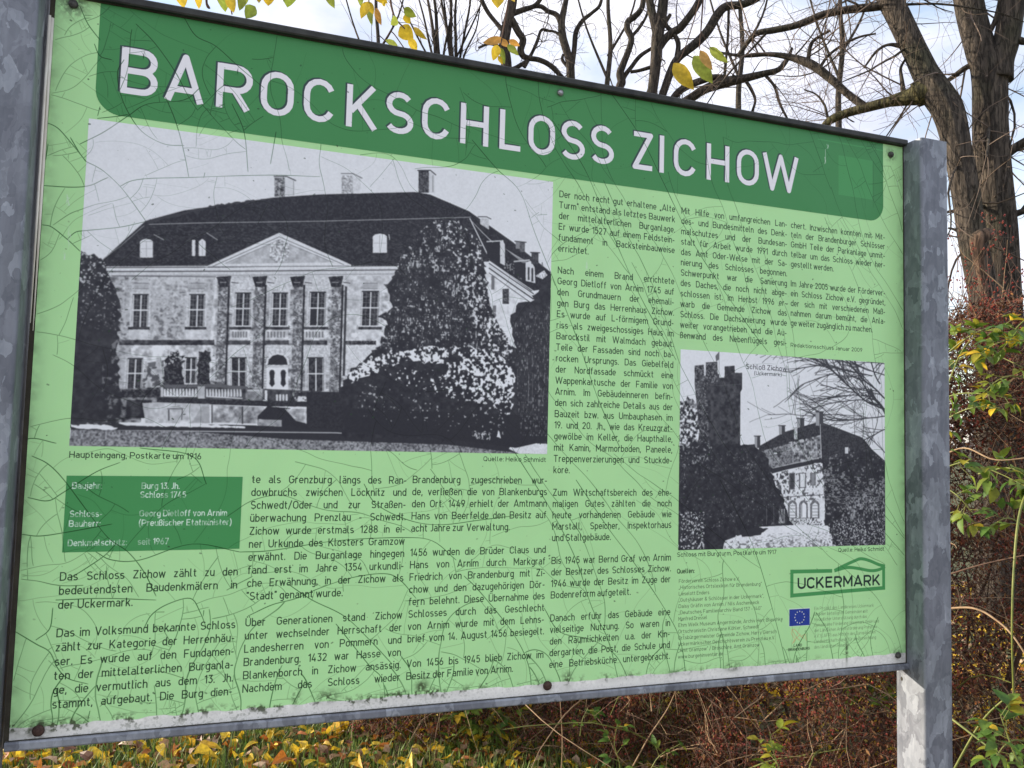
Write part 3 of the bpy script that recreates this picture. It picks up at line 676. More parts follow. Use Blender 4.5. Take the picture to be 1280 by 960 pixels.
tree([(425,484),(440,462),(456,450),(480,443),(520,436),(560,432),(590,436),(616,446),(636,462),(642,480),(644,552),(430,545)], 3, 4, 14, .045)
c.poly([(430,540),(560,549),(645,560),(684,551),(684,520),(430,510)], .045)
band_ = [(434,466),(458,446),(500,436),(560,430),(600,436),(630,450),(642,474),(640,520),(622,500),(606,506),(590,484),(574,492),(560,470),(540,476),(520,462),(500,470),(480,460),(462,474),(440,478)]
c.flecks(c.rough([(434,468),(458,448),(500,437),(560,431),(600,436),(632,450),(644,474),(640,492),(600,470),(560,456),(510,452),(465,466),(440,480)], 3, 5, 3), 1.0, .47, c.blob, 1.0, .5); c.flecks(c.rough([(560,440),(640,460),(642,510),(610,500),(560,470)], 4, 5, 4), .95, .56, c.blob, 1.0, .5)
c.flecks([(470,452),(590,470),(642,505),(636,520),(590,505),(500,480)], .95, .66, c.blob, 1.0, .6); c.flecks([(440,478),(620,500),(636,545),(560,540),(450,520)], .7, .76, c.blob, .9, .3)
c.flecks([(600,432),(618,384),(646,436),(630,446)], .95, .54, c.blob, .95, .1); c.flecks([(640,400),(690,380),(690,545),(650,545)], .5, .72, c.str, .6)
c.line([(661,468),(660,502),(667,502)], 1.6, .6, .6); c.line([(666,466),(665,500)], 1.4, .5, .6)
c.poly(c.rough([(621,546),(623,538),(626,548)], .5, 2, 3), .9); c.flecks([(590,540),(615,542),(612,550),(590,548)], .7, .5, c.fine)
c.print_to()

# --- tower and manor
c = Card(.9875, .2222, 1.4365, .5690, 80)
c.g[:] = .95; c.g -= .08*(c.big-.2)
rb = random.Random(5)
def twig(x, y, a, l, w, dep):
    dr = rb.uniform(-.05, .05)
    n = max(2, int(l/5)); pts = [(x, y)]
    for i in range(n):
        a += rb.uniform(-.13, .13)+dr; x += 5*math.cos(a); y -= 5*math.sin(a); pts.append((x, y))
    c.line(pts, max(w, 1.3), .08, 1.0 if w > 1.5 else .75)
    if dep > 0:
        for i in range(1, n+1):
            if rb.random() < .62: twig(pts[i][0], pts[i][1], a+rb.choice((-1, 1))*rb.uniform(.25, .6), l*rb.uniform(.35, .6), w*.55, dep-1)
for x, y, a, l, w in ((1108,520,1.9,40,14), (1108,500,2.5,95,8), (1100,480,2.2,60,7), (1108,512,2.85,120,8), (1108,470,2.7,80,5), (1108,455,3.0,90,4), (1090,470,2.9,75,5), (1108,520,3.25,110,5), (1108,568,2.2,35,4), (1078,548,1.45,40,2.5), (1068,546,1.7,45,2.5), (1085,560,1.2,50,3), (1108,536,3.5,60,5)):
    twig(x, y, a, l, w, 2)
c.poly(c.rough([(848,508),(858,496),(872,505),(885,520),(892,545),(892,690),(846,690)], 3, 4, 2), .30, tex=c.blob, amp=1.6)
c.flecks([(846,505),(885,515),(886,545),(846,560)], .95, .52, c.blob, .9); c.flecks([(846,505),(885,515),(890,560),(846,575)], .05, .56, c.mid, .8)
# house
c.poly([(1026,532),(1078,547),(1090,562),(1108,578),(1108,688),(1026,660)], .06, tex=c.mid, amp=.13)
c.poly([(948,558),(980,540),(1020,528),(1028,528),(1078,547),(1090,563),(1028,575),(965,592),(950,575)], .08, tex=c.fine, amp=.15)
c.poly([(951,564),(1025,544),(1027,574),(962,590)], .42, tex=c.blob, amp=1.1); c.flecks([(951,564),(1025,544),(1027,574),(962,590)], .08, .56, c.blob, .8, .5); c.flecks([(985,553),(1025,544),(1027,574),(1000,580)], .85, .60, c.blob, .8)
c.poly([(962,586),(1026,573),(1027,578),(964,591)], .07); c.line([(964,585.5),(1026,571.5)], 2.2, .75)
c.poly(c.rough([(966,594),(985,589),(1027,578),(1030,620),(1030,660),(990,660),(984,635),(972,618),(976,606)], 1.5, 4, 3), .90, tex=c.mid, amp=.25)
c.flecks([(966,592),(1027,578),(1030,625),(985,630)], .12, .60, c.blob, .85, .4); c.flecks([(966,592),(992,590),(985,630),(970,620)], .08, .50, c.blob, .8)
for x0, x1, y0, y1, v in ((987.5,992,592,611,.12), (1000,1006,592,609,.9), (1014,1018,592,606,.4)): c.rect(x0-1.5, y0-1, x1+1.5, y1+1, .25, tex=c.fine, amp=.4); c.rect(x0, y0, x1, y1, v)
c.line([(977,622),(1000,620),(1028,618.5)], 3, .15)
for x0, x1, v in ((987,994,.9), (1001,1007.5,.95), (1015,1022,.9)):
    c.poly([(x0-2.5,648),(x0-2.5,630),(x0,626.5),((x0+x1)/2,625),(x1,626.5),(x1+2,630),(x1+2,648)], .28, tex=c.fine, amp=.3); c.poly([(x0,647),(x0,631),((x0+x1)/2,628),(x1,631),(x1,647)], v)
    for k in range(4):
        if x0 != 1001: c.line([(x0,632+k*4),(x1,632+k*4)], 2.6, .2, .8)
c.line([(1002,630),(1002,646)], 3, .1); c.flecks([(988,648),(1026,646),(1028,658),(990,658)], .1, .55, c.fine)
for x0, x1, y0, y1 in ((943,950,545,560), (973.5,981,532,543), (996,1005,523,534), (1019.5,1029,515,532)):
    c.rect(x0, y0, (x0*.55+x1*.45), y1, .5); c.rect((x0*.55+x1*.45), y0, x1, y1, .12); c.line([(x0-1,y0),(x1+1,y0)], 4, .08)
c.rect(992.5, 535, 996.5, 549, .72, tex=c.fine, amp=.4); c.line([(1025,530),(1026.5,572)], 3.5, .75, .8); c.rect(1056, 559, 1060, 567, .8)
c.poly(c.rough([(967,566),(970,564),(977,568),(974,572)], .5, 2, 1), .1); c.rect(967, 565.5, 971, 567.5, .9)
ivy = [(1028,575),(1060,560),(1106,572),(1106,685),(1050,680),(1030,650)]
c.flecks(ivy, .42, .70, c.blob, .8, .9); c.flecks([(1028,590),(1106,600),(1106,640),(1028,625)], .5, .62, c.hor, .7, .5); c.flecks([(1050,640),(1106,600),(1106,686),(1045,684)], .7, .70, c.str, .7, .3)
# tower
tw = [(868,457),(879.5,456),(880,470),(882,469),(882,453),(896.5,452),(897,467),(905.5,470),(905.5,458),(918,457),(918.5,466),(927.5,466),(927.5,486),(925.5,490),(925,566),(870,566),(874,540),(870,500),(868,480)]
c.poly(tw, .10, tex=c.mid, amp=.25)
c.flecks([(868,480),(884,480),(886,560),(874,560)], .5, .58, c.fine, .6, .3); c.flecks([(868,457),(897,452),(897,480),(868,480)], .5, .55, c.fine, .6)
c.rect(899, 468, 905, 472, .95); c.line([(898.6,439),(898.6,467)], 1.8, .3); c.poly([(894,445),(899,439),(899,449),(895,452)], .25)
c.line([(868,479),(897,482),(927,480)], 2, .3, .5)
# dark shrubs, drive
c.poly(c.rough([(846,560),(870,552),(890,556),(925,555),(946,558),(960,575),(968,600),(976,615),(984,640),(992,660),(950,662),(905,676),(905,690),(846,690)], 2.5, 4, 4), .06, tex=c.mid, amp=.13)
c.flecks([(846,560),(945,560),(985,640),(960,660),(846,660)], .45, .76, c.fine, .8, .5); c.flecks([(850,640),(880,640),(880,686),(850,686)], .9, .60, c.fine, .9)
c.flecks([(846,558),(890,556),(890,575),(846,585)], .6, .62, c.blob, .7)
for x in (958, 967, 975): c.line([(x,632),(x,656)], 2, .45, .6)
c.rect(973, 636, 981, 654, .3, tex=c.str, amp=.8)
c.poly([(905,684),(906,676),(930,667),(950,658.5),(1000,656),(1034,657),(1048,668),(1052,684),(1052,690),(905,690)], .93, tex=c.fine, amp=.12)
c.flecks([(905,676),(1050,674),(1052,690),(905,690)], .2, .54, c.blob, .8, .3); c.flecks([(940,668),(1040,664),(1050,690),(940,690)], .3, .60, c.hor, .6, .2)
c.poly(c.rough([(1036,660),(1060,650),(1106,655),(1106,690),(1045,690)], 2, 3, 8), .10, tex=c.fine, amp=.6); c.flecks([(1040,650),(1106,650),(1106,690),(1045,690)], .75, .60, c.fine, .8)
c.poly(c.rough([(925,664),(948,659),(960,661),(950,668),(928,672)], .8, 3, 5), .06)
c.print_to()
text("Schloß Zichow", 1.1215, .5412, .0094, 1.2100, fit=True, wid=.14, a=.95, col=np.array([.03,.03,.05],np.float32)); text("(Uckermark)", 1.1395, .5312, .0068, 1.1990, fit=True, wid=.15, a=.95, col=np.array([.03,.03,.05],np.float32))
# ------------------------------------------------------------------ weathering of the print: cracks, mildew, specks
GS = 430                                     # crack-growing grid, cells per metre
occ = np.zeros((int(BH*GS)+2, int(BW*GS)+2), np.int32)
cr = random.Random(23)
CR_ = []                                     # (points, strength, width)
def angle_field(x, z):
    """preferred run of the long cracks"""
    w = min(1, max(0, (x-.62)/.2))
    a = -62 + 18*math.sin(x*5+z*7) + 15*math.sin(z*13+1+x*3)
    a2 = a if z > .16 else a*(z/.16) + -84*(1-z/.16)
    return R_(a2), w
cid = 0
def grow(x, z, a, maxl, strg, wid, follow=0.0, curl=.12, minl=.0):
    global cid
    cid += 1; st = .0019; pts = [(x, z)]; l = 0; k = 0.0; first = True; cells = []
    while l < maxl:
        k = k*.9 + cr.gauss(0, curl*.25); a += k*.35
        if follow > 0:
            fa, w = angle_field(x, z); df = (fa-a+math.pi) % (2*math.pi)-math.pi; a += df*.10*follow
        x += st*math.cos(a); z += st*math.sin(a); l += st
        if not (0.001 < x < BW-.001 and 0.001 < z < BH-.001): break
        i, j = int(z*GS), int(x*GS)
        pts.append((x, z))
        if occ[i, j] and occ[i, j] != cid and l > .006: break
        cells.append((i, j))
    if l < minl: return None
    for i, j in cells:
        occ[i, j] = cid; occ[i+1, j] = cid; occ[i, j+1] = cid
    CR_.append((pts, strg, wid))
    return pts
# cracks followed on the photograph
TR = [[(55,152),(72,160),(90,180),(103,196),(108,202),(120,208),(132,216),(150,233),(165,252),(182,276)], [(108,202),(100,192),(88,172)], [(150,233),(165,226),(190,223),(235,222),(290,220),(345,219),(400,221)],
      [(207,122),(217,145),(225,170),(232,200),(236,222)], [(55,232),(90,234),(112,232),(128,225),(135,222)], [(53,281),(65,284),(85,300),(100,314)], [(85,298),(95,290),(110,288),(150,284),(182,277)],
      [(170,30),(190,50),(207,72),(222,95),(235,120),(247,138)], [(118,55),(125,70),(140,75)], [(100,8),(110,30),(125,50)], [(155,75),(147,90),(150,115),(160,140),(178,165),(205,180),(230,182)],
      [(230,22),(245,45),(270,58),(300,85),(330,110)], [(290,130),(305,165),(310,215)], [(345,165),(338,205)], [(122,148),(150,145),(160,143)],
      [(100,180),(130,165),(160,145),(185,130),(230,125),(250,110)], [(590,175),(620,210),(650,240),(668,290),(690,345),(720,420),(748,500),(775,560)], [(690,150),(730,210),(760,280),(800,370),(845,450)],
      [(752,100),(800,170),(830,230),(870,310),(930,400),(960,440)], [(12,560),(38,548),(70,554)], [(40,570),(60,580),(80,600),(110,640),(135,672),(160,690),(180,715),(195,745)],
      [(35,622),(60,626),(80,615),(120,590),(150,578)], [(28,668),(50,670),(85,665),(140,655)], [(88,722),(105,712),(130,695),(145,680)], [(70,750),(130,748),(195,750)],
      [(20,790),(45,805),(62,815),(72,835),(85,848),(110,855)], [(45,800),(62,786),(66,760)], [(180,785),(190,768),(210,755),(238,748),(250,765),(258,785)], [(258,605),(240,570),(175,560)],
      [(455,605),(470,630),(510,650),(550,656),(600,650),(640,645)], [(120,690),(140,700),(175,700),(240,680),(300,690)], [(300,690),(340,688),(420,676),(500,672),(540,676),(570,700)],
      [(360,730),(390,750),(430,770),(462,800),(490,830)], [(310,770),(340,756),(370,748),(400,735),(440,722),(480,717),(500,725),(520,748)],
      [(720,600),(760,660),(790,700),(830,760),(850,800),(858,850)], [(900,600),(940,680),(965,760),(985,840)], [(640,560),(690,640),(720,700),(740,760),(760,800),(775,860)],
      [(680,760),(700,790),(740,800),(770,820),(790,860)], [(60,180),(57,200)], [(580,720),(600,740),(640,790),(660,830),(665,870)], [(420,780),(460,830),(478,850),(482,890)]]
for pl in TR:
    cid += 1
    P = [pm(x, y) for x, y in pl]; P = [(p[0], p[1]) for p in spline([(a, b, 0) for a, b in P], 6)]
    CR_.append((P, 1.0, .0012))
    for (ax, ay), (bx, by) in zip(P, P[1:]):
        n = max(1, int(math.hypot(bx-ax, by-ay)*GS*1.5))
        for q in range(n+1):
            i, j = int((ay+(by-ay)*q/n)*GS), int((ax+(bx-ax)*q/n)*GS)
            if 0 <= i < occ.shape[0]-1 and 0 <= j < occ.shape[1]-1: occ[i, j] = cid; occ[i+1, j] = cid
# long ones on the right, close together
for i in range(44):
    x = .70+cr.random()*.85; z = cr.uniform(.35, 1.0) if i % 3 else 1.0
    fa, w = angle_field(x, z)
    grow(x, z, fa, cr.uniform(.35, 1.1), cr.uniform(.65, .9), .0011, follow=1, curl=.09)
for i in range(46):                          # down to the lower edge
    x = cr.uniform(.02, 1.47); grow(x, cr.uniform(.0, .004), R_(90+cr.uniform(-14, 26)), cr.uniform(.05, .22), cr.uniform(.7, .95), .0016, curl=.14)
for i in range(75):                          # from the left edge and over the left half
    x, z = cr.uniform(.0, .75), cr.uniform(0, 1)
    grow(x, z, cr.uniform(0, 6.28), cr.uniform(.2, .5), cr.uniform(.6, .9), .0011, curl=.12)
def branch(n, lmin, lmax, s0, s1, wd, curl):
    src = list(CR_)
    for i in range(n):
        P, s, w = cr.choice(src)
        if len(P) < 8: continue
        k = cr.randrange(3, len(P)-3); dx, dz = P[k+1][0]-P[k-1][0], P[k+1][1]-P[k-1][1]
        a = math.atan2(dz, dx)+cr.choice((-1, 1))*math.pi/2+cr.uniform(-.35, .35)
        l = math.hypot(dx, dz) or 1e-6
        grow(P[k][0], P[k][1], a, cr.uniform(lmin, lmax), cr.uniform(s0, s1), wd, curl=curl)
branch(480, .25, .60, .60, .80, .00095, .13)
branch(1000, .20, .50, .36, .60, .0008, .15)
branch(380, .02, .10, .2, .35, .0007, .13)
CRK = np.zeros((PH, PW), np.float32)
xs, zs, ss, ws = [], [], [], []
for P, s, w in CR_:
    P = np.array(P); dd = np.hypot(*(P[1:]-P[:-1]).T); t = np.concatenate([[0], np.cumsum(dd)])
    n = max(2, int(t[-1]*D/0.8)); u = np.linspace(0, t[-1], n)
    xs.append(np.interp(u, t, P[:, 0])*D); zs.append(np.interp(u, t, P[:, 1])*D)
    fade = np.clip(np.minimum(u/.002+.8, (t[-1]-u)/.006+.6), 0, 1)
    ss.append(s*fade*(0.92+.08*np.sin(u*90+s*50))); ws.append(np.full(n, w*D/2)*(.90+.14*np.sin(u*40+s*31)))
xs, zs, ss, ws = map(np.concatenate, (xs, zs, ss, ws))
ix, iz = xs.astype(int), zs.astype(int)
for dy in range(-3, 4):
    for dx in range(-3, 4):
        X, Y = ix+dx, iz+dy; ok = (X >= 0) & (X < PW) & (Y >= 0) & (Y < PH)
        dd = np.hypot(X+.5-xs, Y+.5-zs); v = ss*np.clip(ws-dd+.6, 0, 1)
        np.maximum.at(CRK, (Y[ok], X[ok]), v[ok].astype(np.float32))
CRK[int(.3828*D):int(.8345*D), int(.0495*D):int(.742*D)] *= .72       # the crazing reads paler on the big picture
INK *= (1-CRK[..., None]*np.array([.92, .80, .90], np.float32))
# small dark specks and pale scratches
for i in range(900):
    x, z = cr.uniform(.01, 1.47), cr.uniform(.01, .99); rr = cr.choice((.0004, .0005, .0006, .0009, .0013)); a = cr.uniform(.25, .8)
    stroke([(x, z), (x+rr*cr.uniform(.2, 1.5), z+rr*cr.uniform(-1, 1))], rr*1.6, C_INK, a, butt=False)
for x, z, l in ((.034,.665,.035), (.030,.715,.02), (1.296,.955,.03), (1.302,.975,.012), (.806,.70,.02), (1.47,.92,.03), (.03,.64,.012)):
    for k in range(5): stroke([(x+cr.uniform(-.002,.002), z+cr.uniform(-l/2,l/2)), (x+cr.uniform(-.002,.002), z+cr.uniform(-l/2,l/2))], cr.uniform(.0006,.0016), np.array([.62,.78,.64],np.float32), .45, butt=False)
# bare white rim along the lower edge, with mildew creeping up from it
yy = (np.arange(PH)/D)[:, None]; h0 = int(.075*D)
n_ = fnoise(h0, PW, 30, 91, 4); n2_ = fnoise(h0, PW, 9, 92, 3); n3_ = fnoise(h0, PW, 160, 95, 3)
edge = .0145+.0035*(np.arange(PW)/PW)+.003*(vnoise(1, PW, 40, 93)[0]-.5)
up = yy[:h0]
m = np.clip((edge-up)*D/2+.5, 0, 1).astype(np.float32)
wh = np.array([.84, .83, .80], np.float32)*(0.68+.5*n2_[..., None])
INK[:h0] += (wh-INK[:h0])*m[..., None]
dirt = np.clip((n_*.55+n2_*.45-.53)*8, 0, 1)*np.clip(1-np.abs(up-edge)/.012, 0, 1)
leftw = np.clip(1.15-np.arange(PW)/PW*1.1, .22, 1)[None, :]
dirt = dirt*leftw + np.clip((n2_-.50)*7, 0, 1)*np.clip(1-up/.012, 0, 1)*.45*leftw + .7*leftw*np.clip((n3_-.42)*6, 0, 1)*np.clip(1-np.abs(up-edge)/.010, 0, 1)*np.clip((n2_-.35)*4, 0, 1)
for x, zc, rx, rz, s in ((.028,.014,.03,.012,.9),(.075,.016,.02,.008,.6),(.36,.024,.006,.014,.9),(.405,.022,.016,.010,1.0),(.545,.026,.010,.012,1.1),(.735,.017,.01,.008,.5),(.785,.019,.010,.012,1.1),(.98,.017,.02,.006,.6),(1.10,.017,.018,.008,.9),(1.345,.030,.003,.024,1.0)):
    g_ = np.exp(-(((np.arange(PW)/D-x)/rx)**2)[None, :]-((up-zc)/rz)**2)
    dirt = np.maximum(dirt, g_*s*np.clip((n2_*.7+n_*.3-.30)*3.2, 0, 1))
dirt = np.clip(dirt, 0, .92)[..., None].astype(np.float32)
INK[:h0] += (np.array([.045, .062, .026], np.float32)-INK[:h0])*dirt
# cobweb and grime round the screws, patchy darkening towards the sides
SCREWS = [(.022, .9915), (.7508, .9872), (1.4537, .9805), (.0333, .0100), (.7509, .0130), (1.4647, .0150)]
for (x, z), s in zip(SCREWS, (.018, .006, .012, .012, .007, .010)):
    X0, X1, Y0, Y1 = max(0, int((x-s*2)*D)), min(PW, int((x+s*2)*D)), max(0, int((z-s*2)*D)), min(PH, int((z+s*2)*D))
    g_ = np.exp(-((((np.arange(X0, X1)/D-x)**2)[None, :]+((np.arange(Y0, Y1)/D-z)**2)[:, None])/(s*s)))*.9
    g_ = g_*np.clip(fnoise(Y1-Y0, X1-X0, 9, 7)*2.4-.5, 0, 1)
    q = INK[Y0:Y1, X0:X1]; q += (np.array([.03,.03,.02],np.float32)-q)*g_[..., None].astype(np.float32)
for side in (0, 1):
    wpx = int(.02*D); fall = np.linspace(1, 0, wpx)[None, :]**1.5*np.clip(fnoise(PH, wpx, 30, 61+side)*1.5-.2, 0, 1)*.38
    if side: INK[:, PW-wpx:] *= (1-fall[:, ::-1, None]).astype(np.float32)
    else: INK[:, :wpx] *= (1-fall[..., None]).astype(np.float32)

img = bpy.data.images.new('board_print', PW, PH, alpha=False, float_buffer=False)
img.colorspace_settings.name = 'sRGB'
buf = np.ones((PH, PW, 4), np.float32)
lc = np.clip(INK, 0, 1)
buf[..., :3] = np.where(lc <= .0031308, lc*12.92, 1.055*np.maximum(lc, 1e-6)**(1/2.4)-.055)
img.pixels.foreach_set(buf.ravel()); img.update(); img.pack()
del buf, lc

def print_mat():
    m, t, b, L = new_mat('board_print')
    ti = N(t, 'ShaderNodeTexImage'); ti.image = img; ti.interpolation = 'Linear'; ti.extension = 'EXTEND'
    uv = N(t, 'ShaderNodeUVMap'); uv.uv_map = 'print'
    L(uv.outputs['UV'], ti.inputs['Vector']); L(ti.outputs['Color'], b.inputs['Base Color'])
    b.inputs['Roughness'].default_value = 0.36; b.inputs['Specular IOR Level'].default_value = 0.28
    nz = N(t, 'ShaderNodeTexNoise'); nz.inputs['Scale'].default_value = 9; nz.inputs['Detail'].default_value = 5
    tc = N(t, 'ShaderNodeTexCoord'); L(tc.outputs['Object'], nz.inputs['Vector'])
    rr = ramp(t, [(.3, (.28,)*3), (.7, (.48,)*3)]); L(nz.outputs['Fac'], rr.inputs['Fac']); L(rr.outputs['Color'], b.inputs['Roughness'])
    bp = N(t, 'ShaderNodeBump'); bp.inputs['Strength'].default_value = 0.06; bp.inputs['Distance'].default_value = 0.004
    L(nz.outputs['Fac'], bp.inputs['Height']); L(bp.outputs['Normal'], b.inputs['Normal'])
    return m
PRINT = print_mat()

# ------------------------------------------------------------------ the board
POST_Y0, POST_Y1, POST_W = -0.044, 0.028, 0.067
board = thing('information_board', 'large green history board with white title and two castle postcards on galvanised posts', 'information board', (BW/2, 0, 0))
board_off = Vector((-BW/2, 0, 0))
def bpart(o):
    o.location = board_off; return o
def print_patch(name, pts, y, parent, label=None):
    """piece of the printed sheet, pts in metres on the board"""
    me = bpy.data.meshes.new(name)
    me.from_pydata([(x, y, Z0+z) for x, z in pts], [], [tuple(range(len(pts)))])
    me.materials.append(PRINT); u = me.uv_layers.new(name='print')
    for i, (x, z) in enumerate(pts): u.data[i].uv = (x/BW, z/BH)
    o = bpy.data.objects.new(name, me); COL.objects.link(o); o.parent = parent
    if label: o['label'] = label
    return o
def rc(x0, z0, x1, z1): return [(x0, z0), (x1, z0), (x1, z1), (x0, z1)]
# sheet: front face printed, edges and back bare aluminium
ALU = noise_mat('dull_aluminium', (.30, .31, .32), (.46, .47, .48), 60, .45, .05, .001, metallic=.6)
mb = MB(); mb.box(0, BW, .0004, .0040, Z0, Z0+BH)
bpart(mb.build('back_plate', ALU, board))
sheet = bpart(print_patch('printed_sheet', rc(0, 0, BW, BH), 0.0, board, 'pale green printed sheet crazed with fine cracks'))
def rev(p): return p
band_o = bpart(print_patch('title_band', [(x, min(z, .9995)) for x, z in band], -.0003, board, 'dark green title band with rounded lower corners'))
bpart(print_patch('picture', rc(.0495, .3828, .7420, .8345), -.0003, board, 'black and white postcard of the castle front with pediment'))
bpart(print_patch('picture', rc(.9875, .2222, 1.4365, .5690), -.0003, board, 'black and white postcard of round tower and manor'))
bpart(print_patch('data_box', rc(.0485, .2405, .2730, .3425), -.0003, board, 'small dark green box with dates in pale lettering'))
bpart(print_patch('flag', rc(1.2176, .0818, 1.2621, .1114), -.0003, board, 'small blue flag with a ring of stars'))
bpart(print_patch('logo', rc(1.217, .130, 1.437, .202), -.0003, board, 'green outlined UCKERMARK sign'))
for (x0, x1, z, pitch, s) in COLS:
    n = len(s.split('|')); bpart(print_patch('text_column', rc(x0-.002, z-pitch*(n-1)-.0045, x1+.002, z+.0145), -.0002, board))
bpart(print_patch('source_list', rc(.984, .036, 1.205, .192), -.0002, board)); bpart(print_patch('funding_note', rc(1.270, .034, 1.436, .116), -.0002, board)); bpart(print_patch('crest', rc(1.2135, .036, 1.264, .0785), -.0002, board))
bpart(print_patch('caption', rc(.049, .364, .217, .3765), -.0002, board)); bpart(print_patch('caption', rc(.632, .3675, .741, .378), -.0002, board))
bpart(print_patch('caption', rc(1.2175, .584, 1.384, .596), -.0002, board)); bpart(print_patch('caption', rc(.985, .208, 1.190, .220), -.0002, board)); bpart(print_patch('caption', rc(1.325, .208, 1.435, .220), -.0002, board))
def letter(ch, x):
    vs, fs, uvs = [], [], []
    y = -.0005; w2 = .136*TCAP/2
    for si, pl in enumerate(GL[ch][0]):
        P = [Vector((x+p[0]*TCAP*TSC[ch], TZ+p[1]*TCAP)) for p in pl]; b = len(vs); n = len(P)
        for i, p in enumerate(P):
            d0 = (P[i]-P[i-1]).normalized() if i > 0 else None; d1 = (P[i+1]-P[i]).normalized() if i < n-1 else None
            d = ((d0 or d1)+(d1 or d0)).normalized(); nn = Vector((-d.y, d.x)); k = 1/max(.45, d.dot(d1 or d0))
            for s in (1, -1):
                q = p+nn*(w2*k*s); vs.append((q.x, y-.00003*si, Z0+q.y)); uvs.append((q.x/BW, q.y/BH))
        fs += [(b+2*i, b+2*i+1, b+2*i+3, b+2*i+2) for i in range(n-1)]
    me = bpy.data.meshes.new('letter'); me.from_pydata(vs, [], fs); me.materials.append(PRINT); u = me.uv_layers.new(name='print')
    for lp in me.loops: u.data[lp.index].uv = uvs[lp.vertex_index]
    o = bpy.data.objects.new('letter', me); COL.objects.link(o); o.parent = board; o['label'] = 'white capital %s of the title' % ch
    bpart(o)
for ch, x in TITLE: letter(ch, x)

# frame rails
DARKM = noise_mat('shaded_weathered_steel', (.012, .013, .014), (.045, .046, .042), 40, .55, .2, .002, metallic=.3)  # weathered steel, its near-black also carrying the shade of the overhang
GASK = noise_mat('grimy_gap', (.022, .018, .012), (.055, .048, .032), 30, .9, .1, .001)
def rail(name, z0, z1, mat, y0, y1, lab):
    mb = MB(); pr = [(y0+.0015, z0), (y1, z0), (y1, z1), (y0+.0015, z1), (y0, z1-.002), (y0, z0+.002)]
    n = len(pr); v = [(-.004, a, Z0+b) for a, b in pr]+[(BW+.004, a, Z0+b) for a, b in pr]
    mb.add(v, [(i, i+n, (i+1) % n+n, (i+1) % n) for i in range(n)]+[tuple(range(n)), tuple(range(n, 2*n))[::-1]])
    o = bpart(mb.build(name, mat, board)); o['label'] = lab
rail('frame_rail', -.0125, -.0012, STEEL, -.006, .026, 'grey steel rail under the sheet')
rail('frame_rail', 1.0012, 1.0125, DARKM, -.010, .026, 'dark rail along the top of the sheet')
mb = MB(); mb.box(0, BW, -.001, .0055, Z0-.0014, Z0-.0002); mb.box(0, BW, -.003, .0055, Z0+1.0002, Z0+1.0014); mb.box(-.0065, -.0002, .0005, .02, Z0-.010, Z0+1.010); mb.box(BW+.0002, BW+.0022, -.0005, .02, Z0-.010, Z0+1.010)
bpart(mb.build('gasket', GASK, board))
# edge trim down the left side, its bright gleam painted as cream colour
GLEAM = noise_mat('painted_gleam_trim', (.50, .44, .36), (.92, .90, .84), 90, .35, .2, .001, stretch=(1, 1, .12), metallic=.1)
mb = MB()
mb.tube([(-.0050, -.0040, Z0+.545), (-.0050, -.0046, Z0+.70), (-.0050, -.0046, Z0+.968)], [.0006, .0018, .0019], 8)
mb.tube([(-.0018, -.0016, Z0+.535), (-.0018, -.0022, Z0+.70), (-.0018, -.0022, Z0+.966)], [.0006, .0019, .0021], 8)
bpart(mb.build('edge_gleam_trim', GLEAM, board, True))
# posts
CAPM = noise_mat('mossy_concrete_plug', (.05, .055, .03), (.16, .16, .12), 60, .95, .4, .004)
def post(x0, lab):
    mb = MB(); mb.box(x0, x0+POST_W, POST_Y0, POST_Y1, -.05, Z0+1.0055, bev=.006)
    o = bpart(mb.build('post', STEEL, board)); o['label'] = lab
    for p in o.data.polygons: p.use_smooth = len(p.vertices) == 4 and False
    return o
pl_ = post(-.0075-POST_W-.003, 'left galvanised steel post with flaky zinc pattern'); pr_ = post(BW+.0025, 'right galvanised steel post')
mb = MB()                                     # small drain hole in the right post, a dark ring set just proud of the face
a = [(BW+.0021, .012+.0026*math.cos(k*math.pi/5), Z0-.034+.0040*math.sin(k*math.pi/5)) for k in range(10)]
mb.add(a, [tuple(range(10))]); h = mb.build('drain_hole', GASK, pr_)
# screws with rusty heads
RUST = noise_mat('rusty_screw', (.030, .014, .012), (.085, .045, .035), 300, .6, .5, .0006, metallic=.4)
ZINC = noise_mat('zinc_screw', (.20, .20, .21), (.42, .42, .44), 200, .4, .2, .0005, metallic=.8)
MUD = noise_mat('dark_grimy_screw', (.02, .02, .018), (.11, .105, .10), 300, .7, .5, .0006, metallic=.3)
for i, (x, z) in enumerate(SCREWS):
    mb = MB(); n = 14; rr = .0062 if i not in (1, 3, 4) else (.0056 if i == 1 else .0075)
    prof = [(rr, 0), (rr, .0012), (rr*.86, .0030), (rr*.55, .0042), (rr*.18, .0046)]
    v = []
    for (q, h_) in prof: v += [(x+q*math.cos(2*math.pi*k/n), -.0008-h_, Z0+z+q*math.sin(2*math.pi*k/n)) for k in range(n)]
    f_ = [(j*n+k, j*n+(k+1) % n, (j+1)*n+(k+1) % n, (j+1)*n+k) for j in range(len(prof)-1) for k in range(n)]+[tuple((len(prof)-1)*n+k for k in range(n))]
    mb.add(v, f_); o = bpart(mb.build('screw', (MUD, ZINC, MUD, RUST, RUST, MUD)[i], board, True))
    o['label'] = ('grimy screw head by the top left corner in a cobweb', 'shiny zinc screw at the middle of the top edge', 'dark screw in the top right corner', 'rusty round screw in the lower left corner', 'rusty round screw at the middle of the lower edge', 'dark screw with cobweb in the lower right corner')[i]
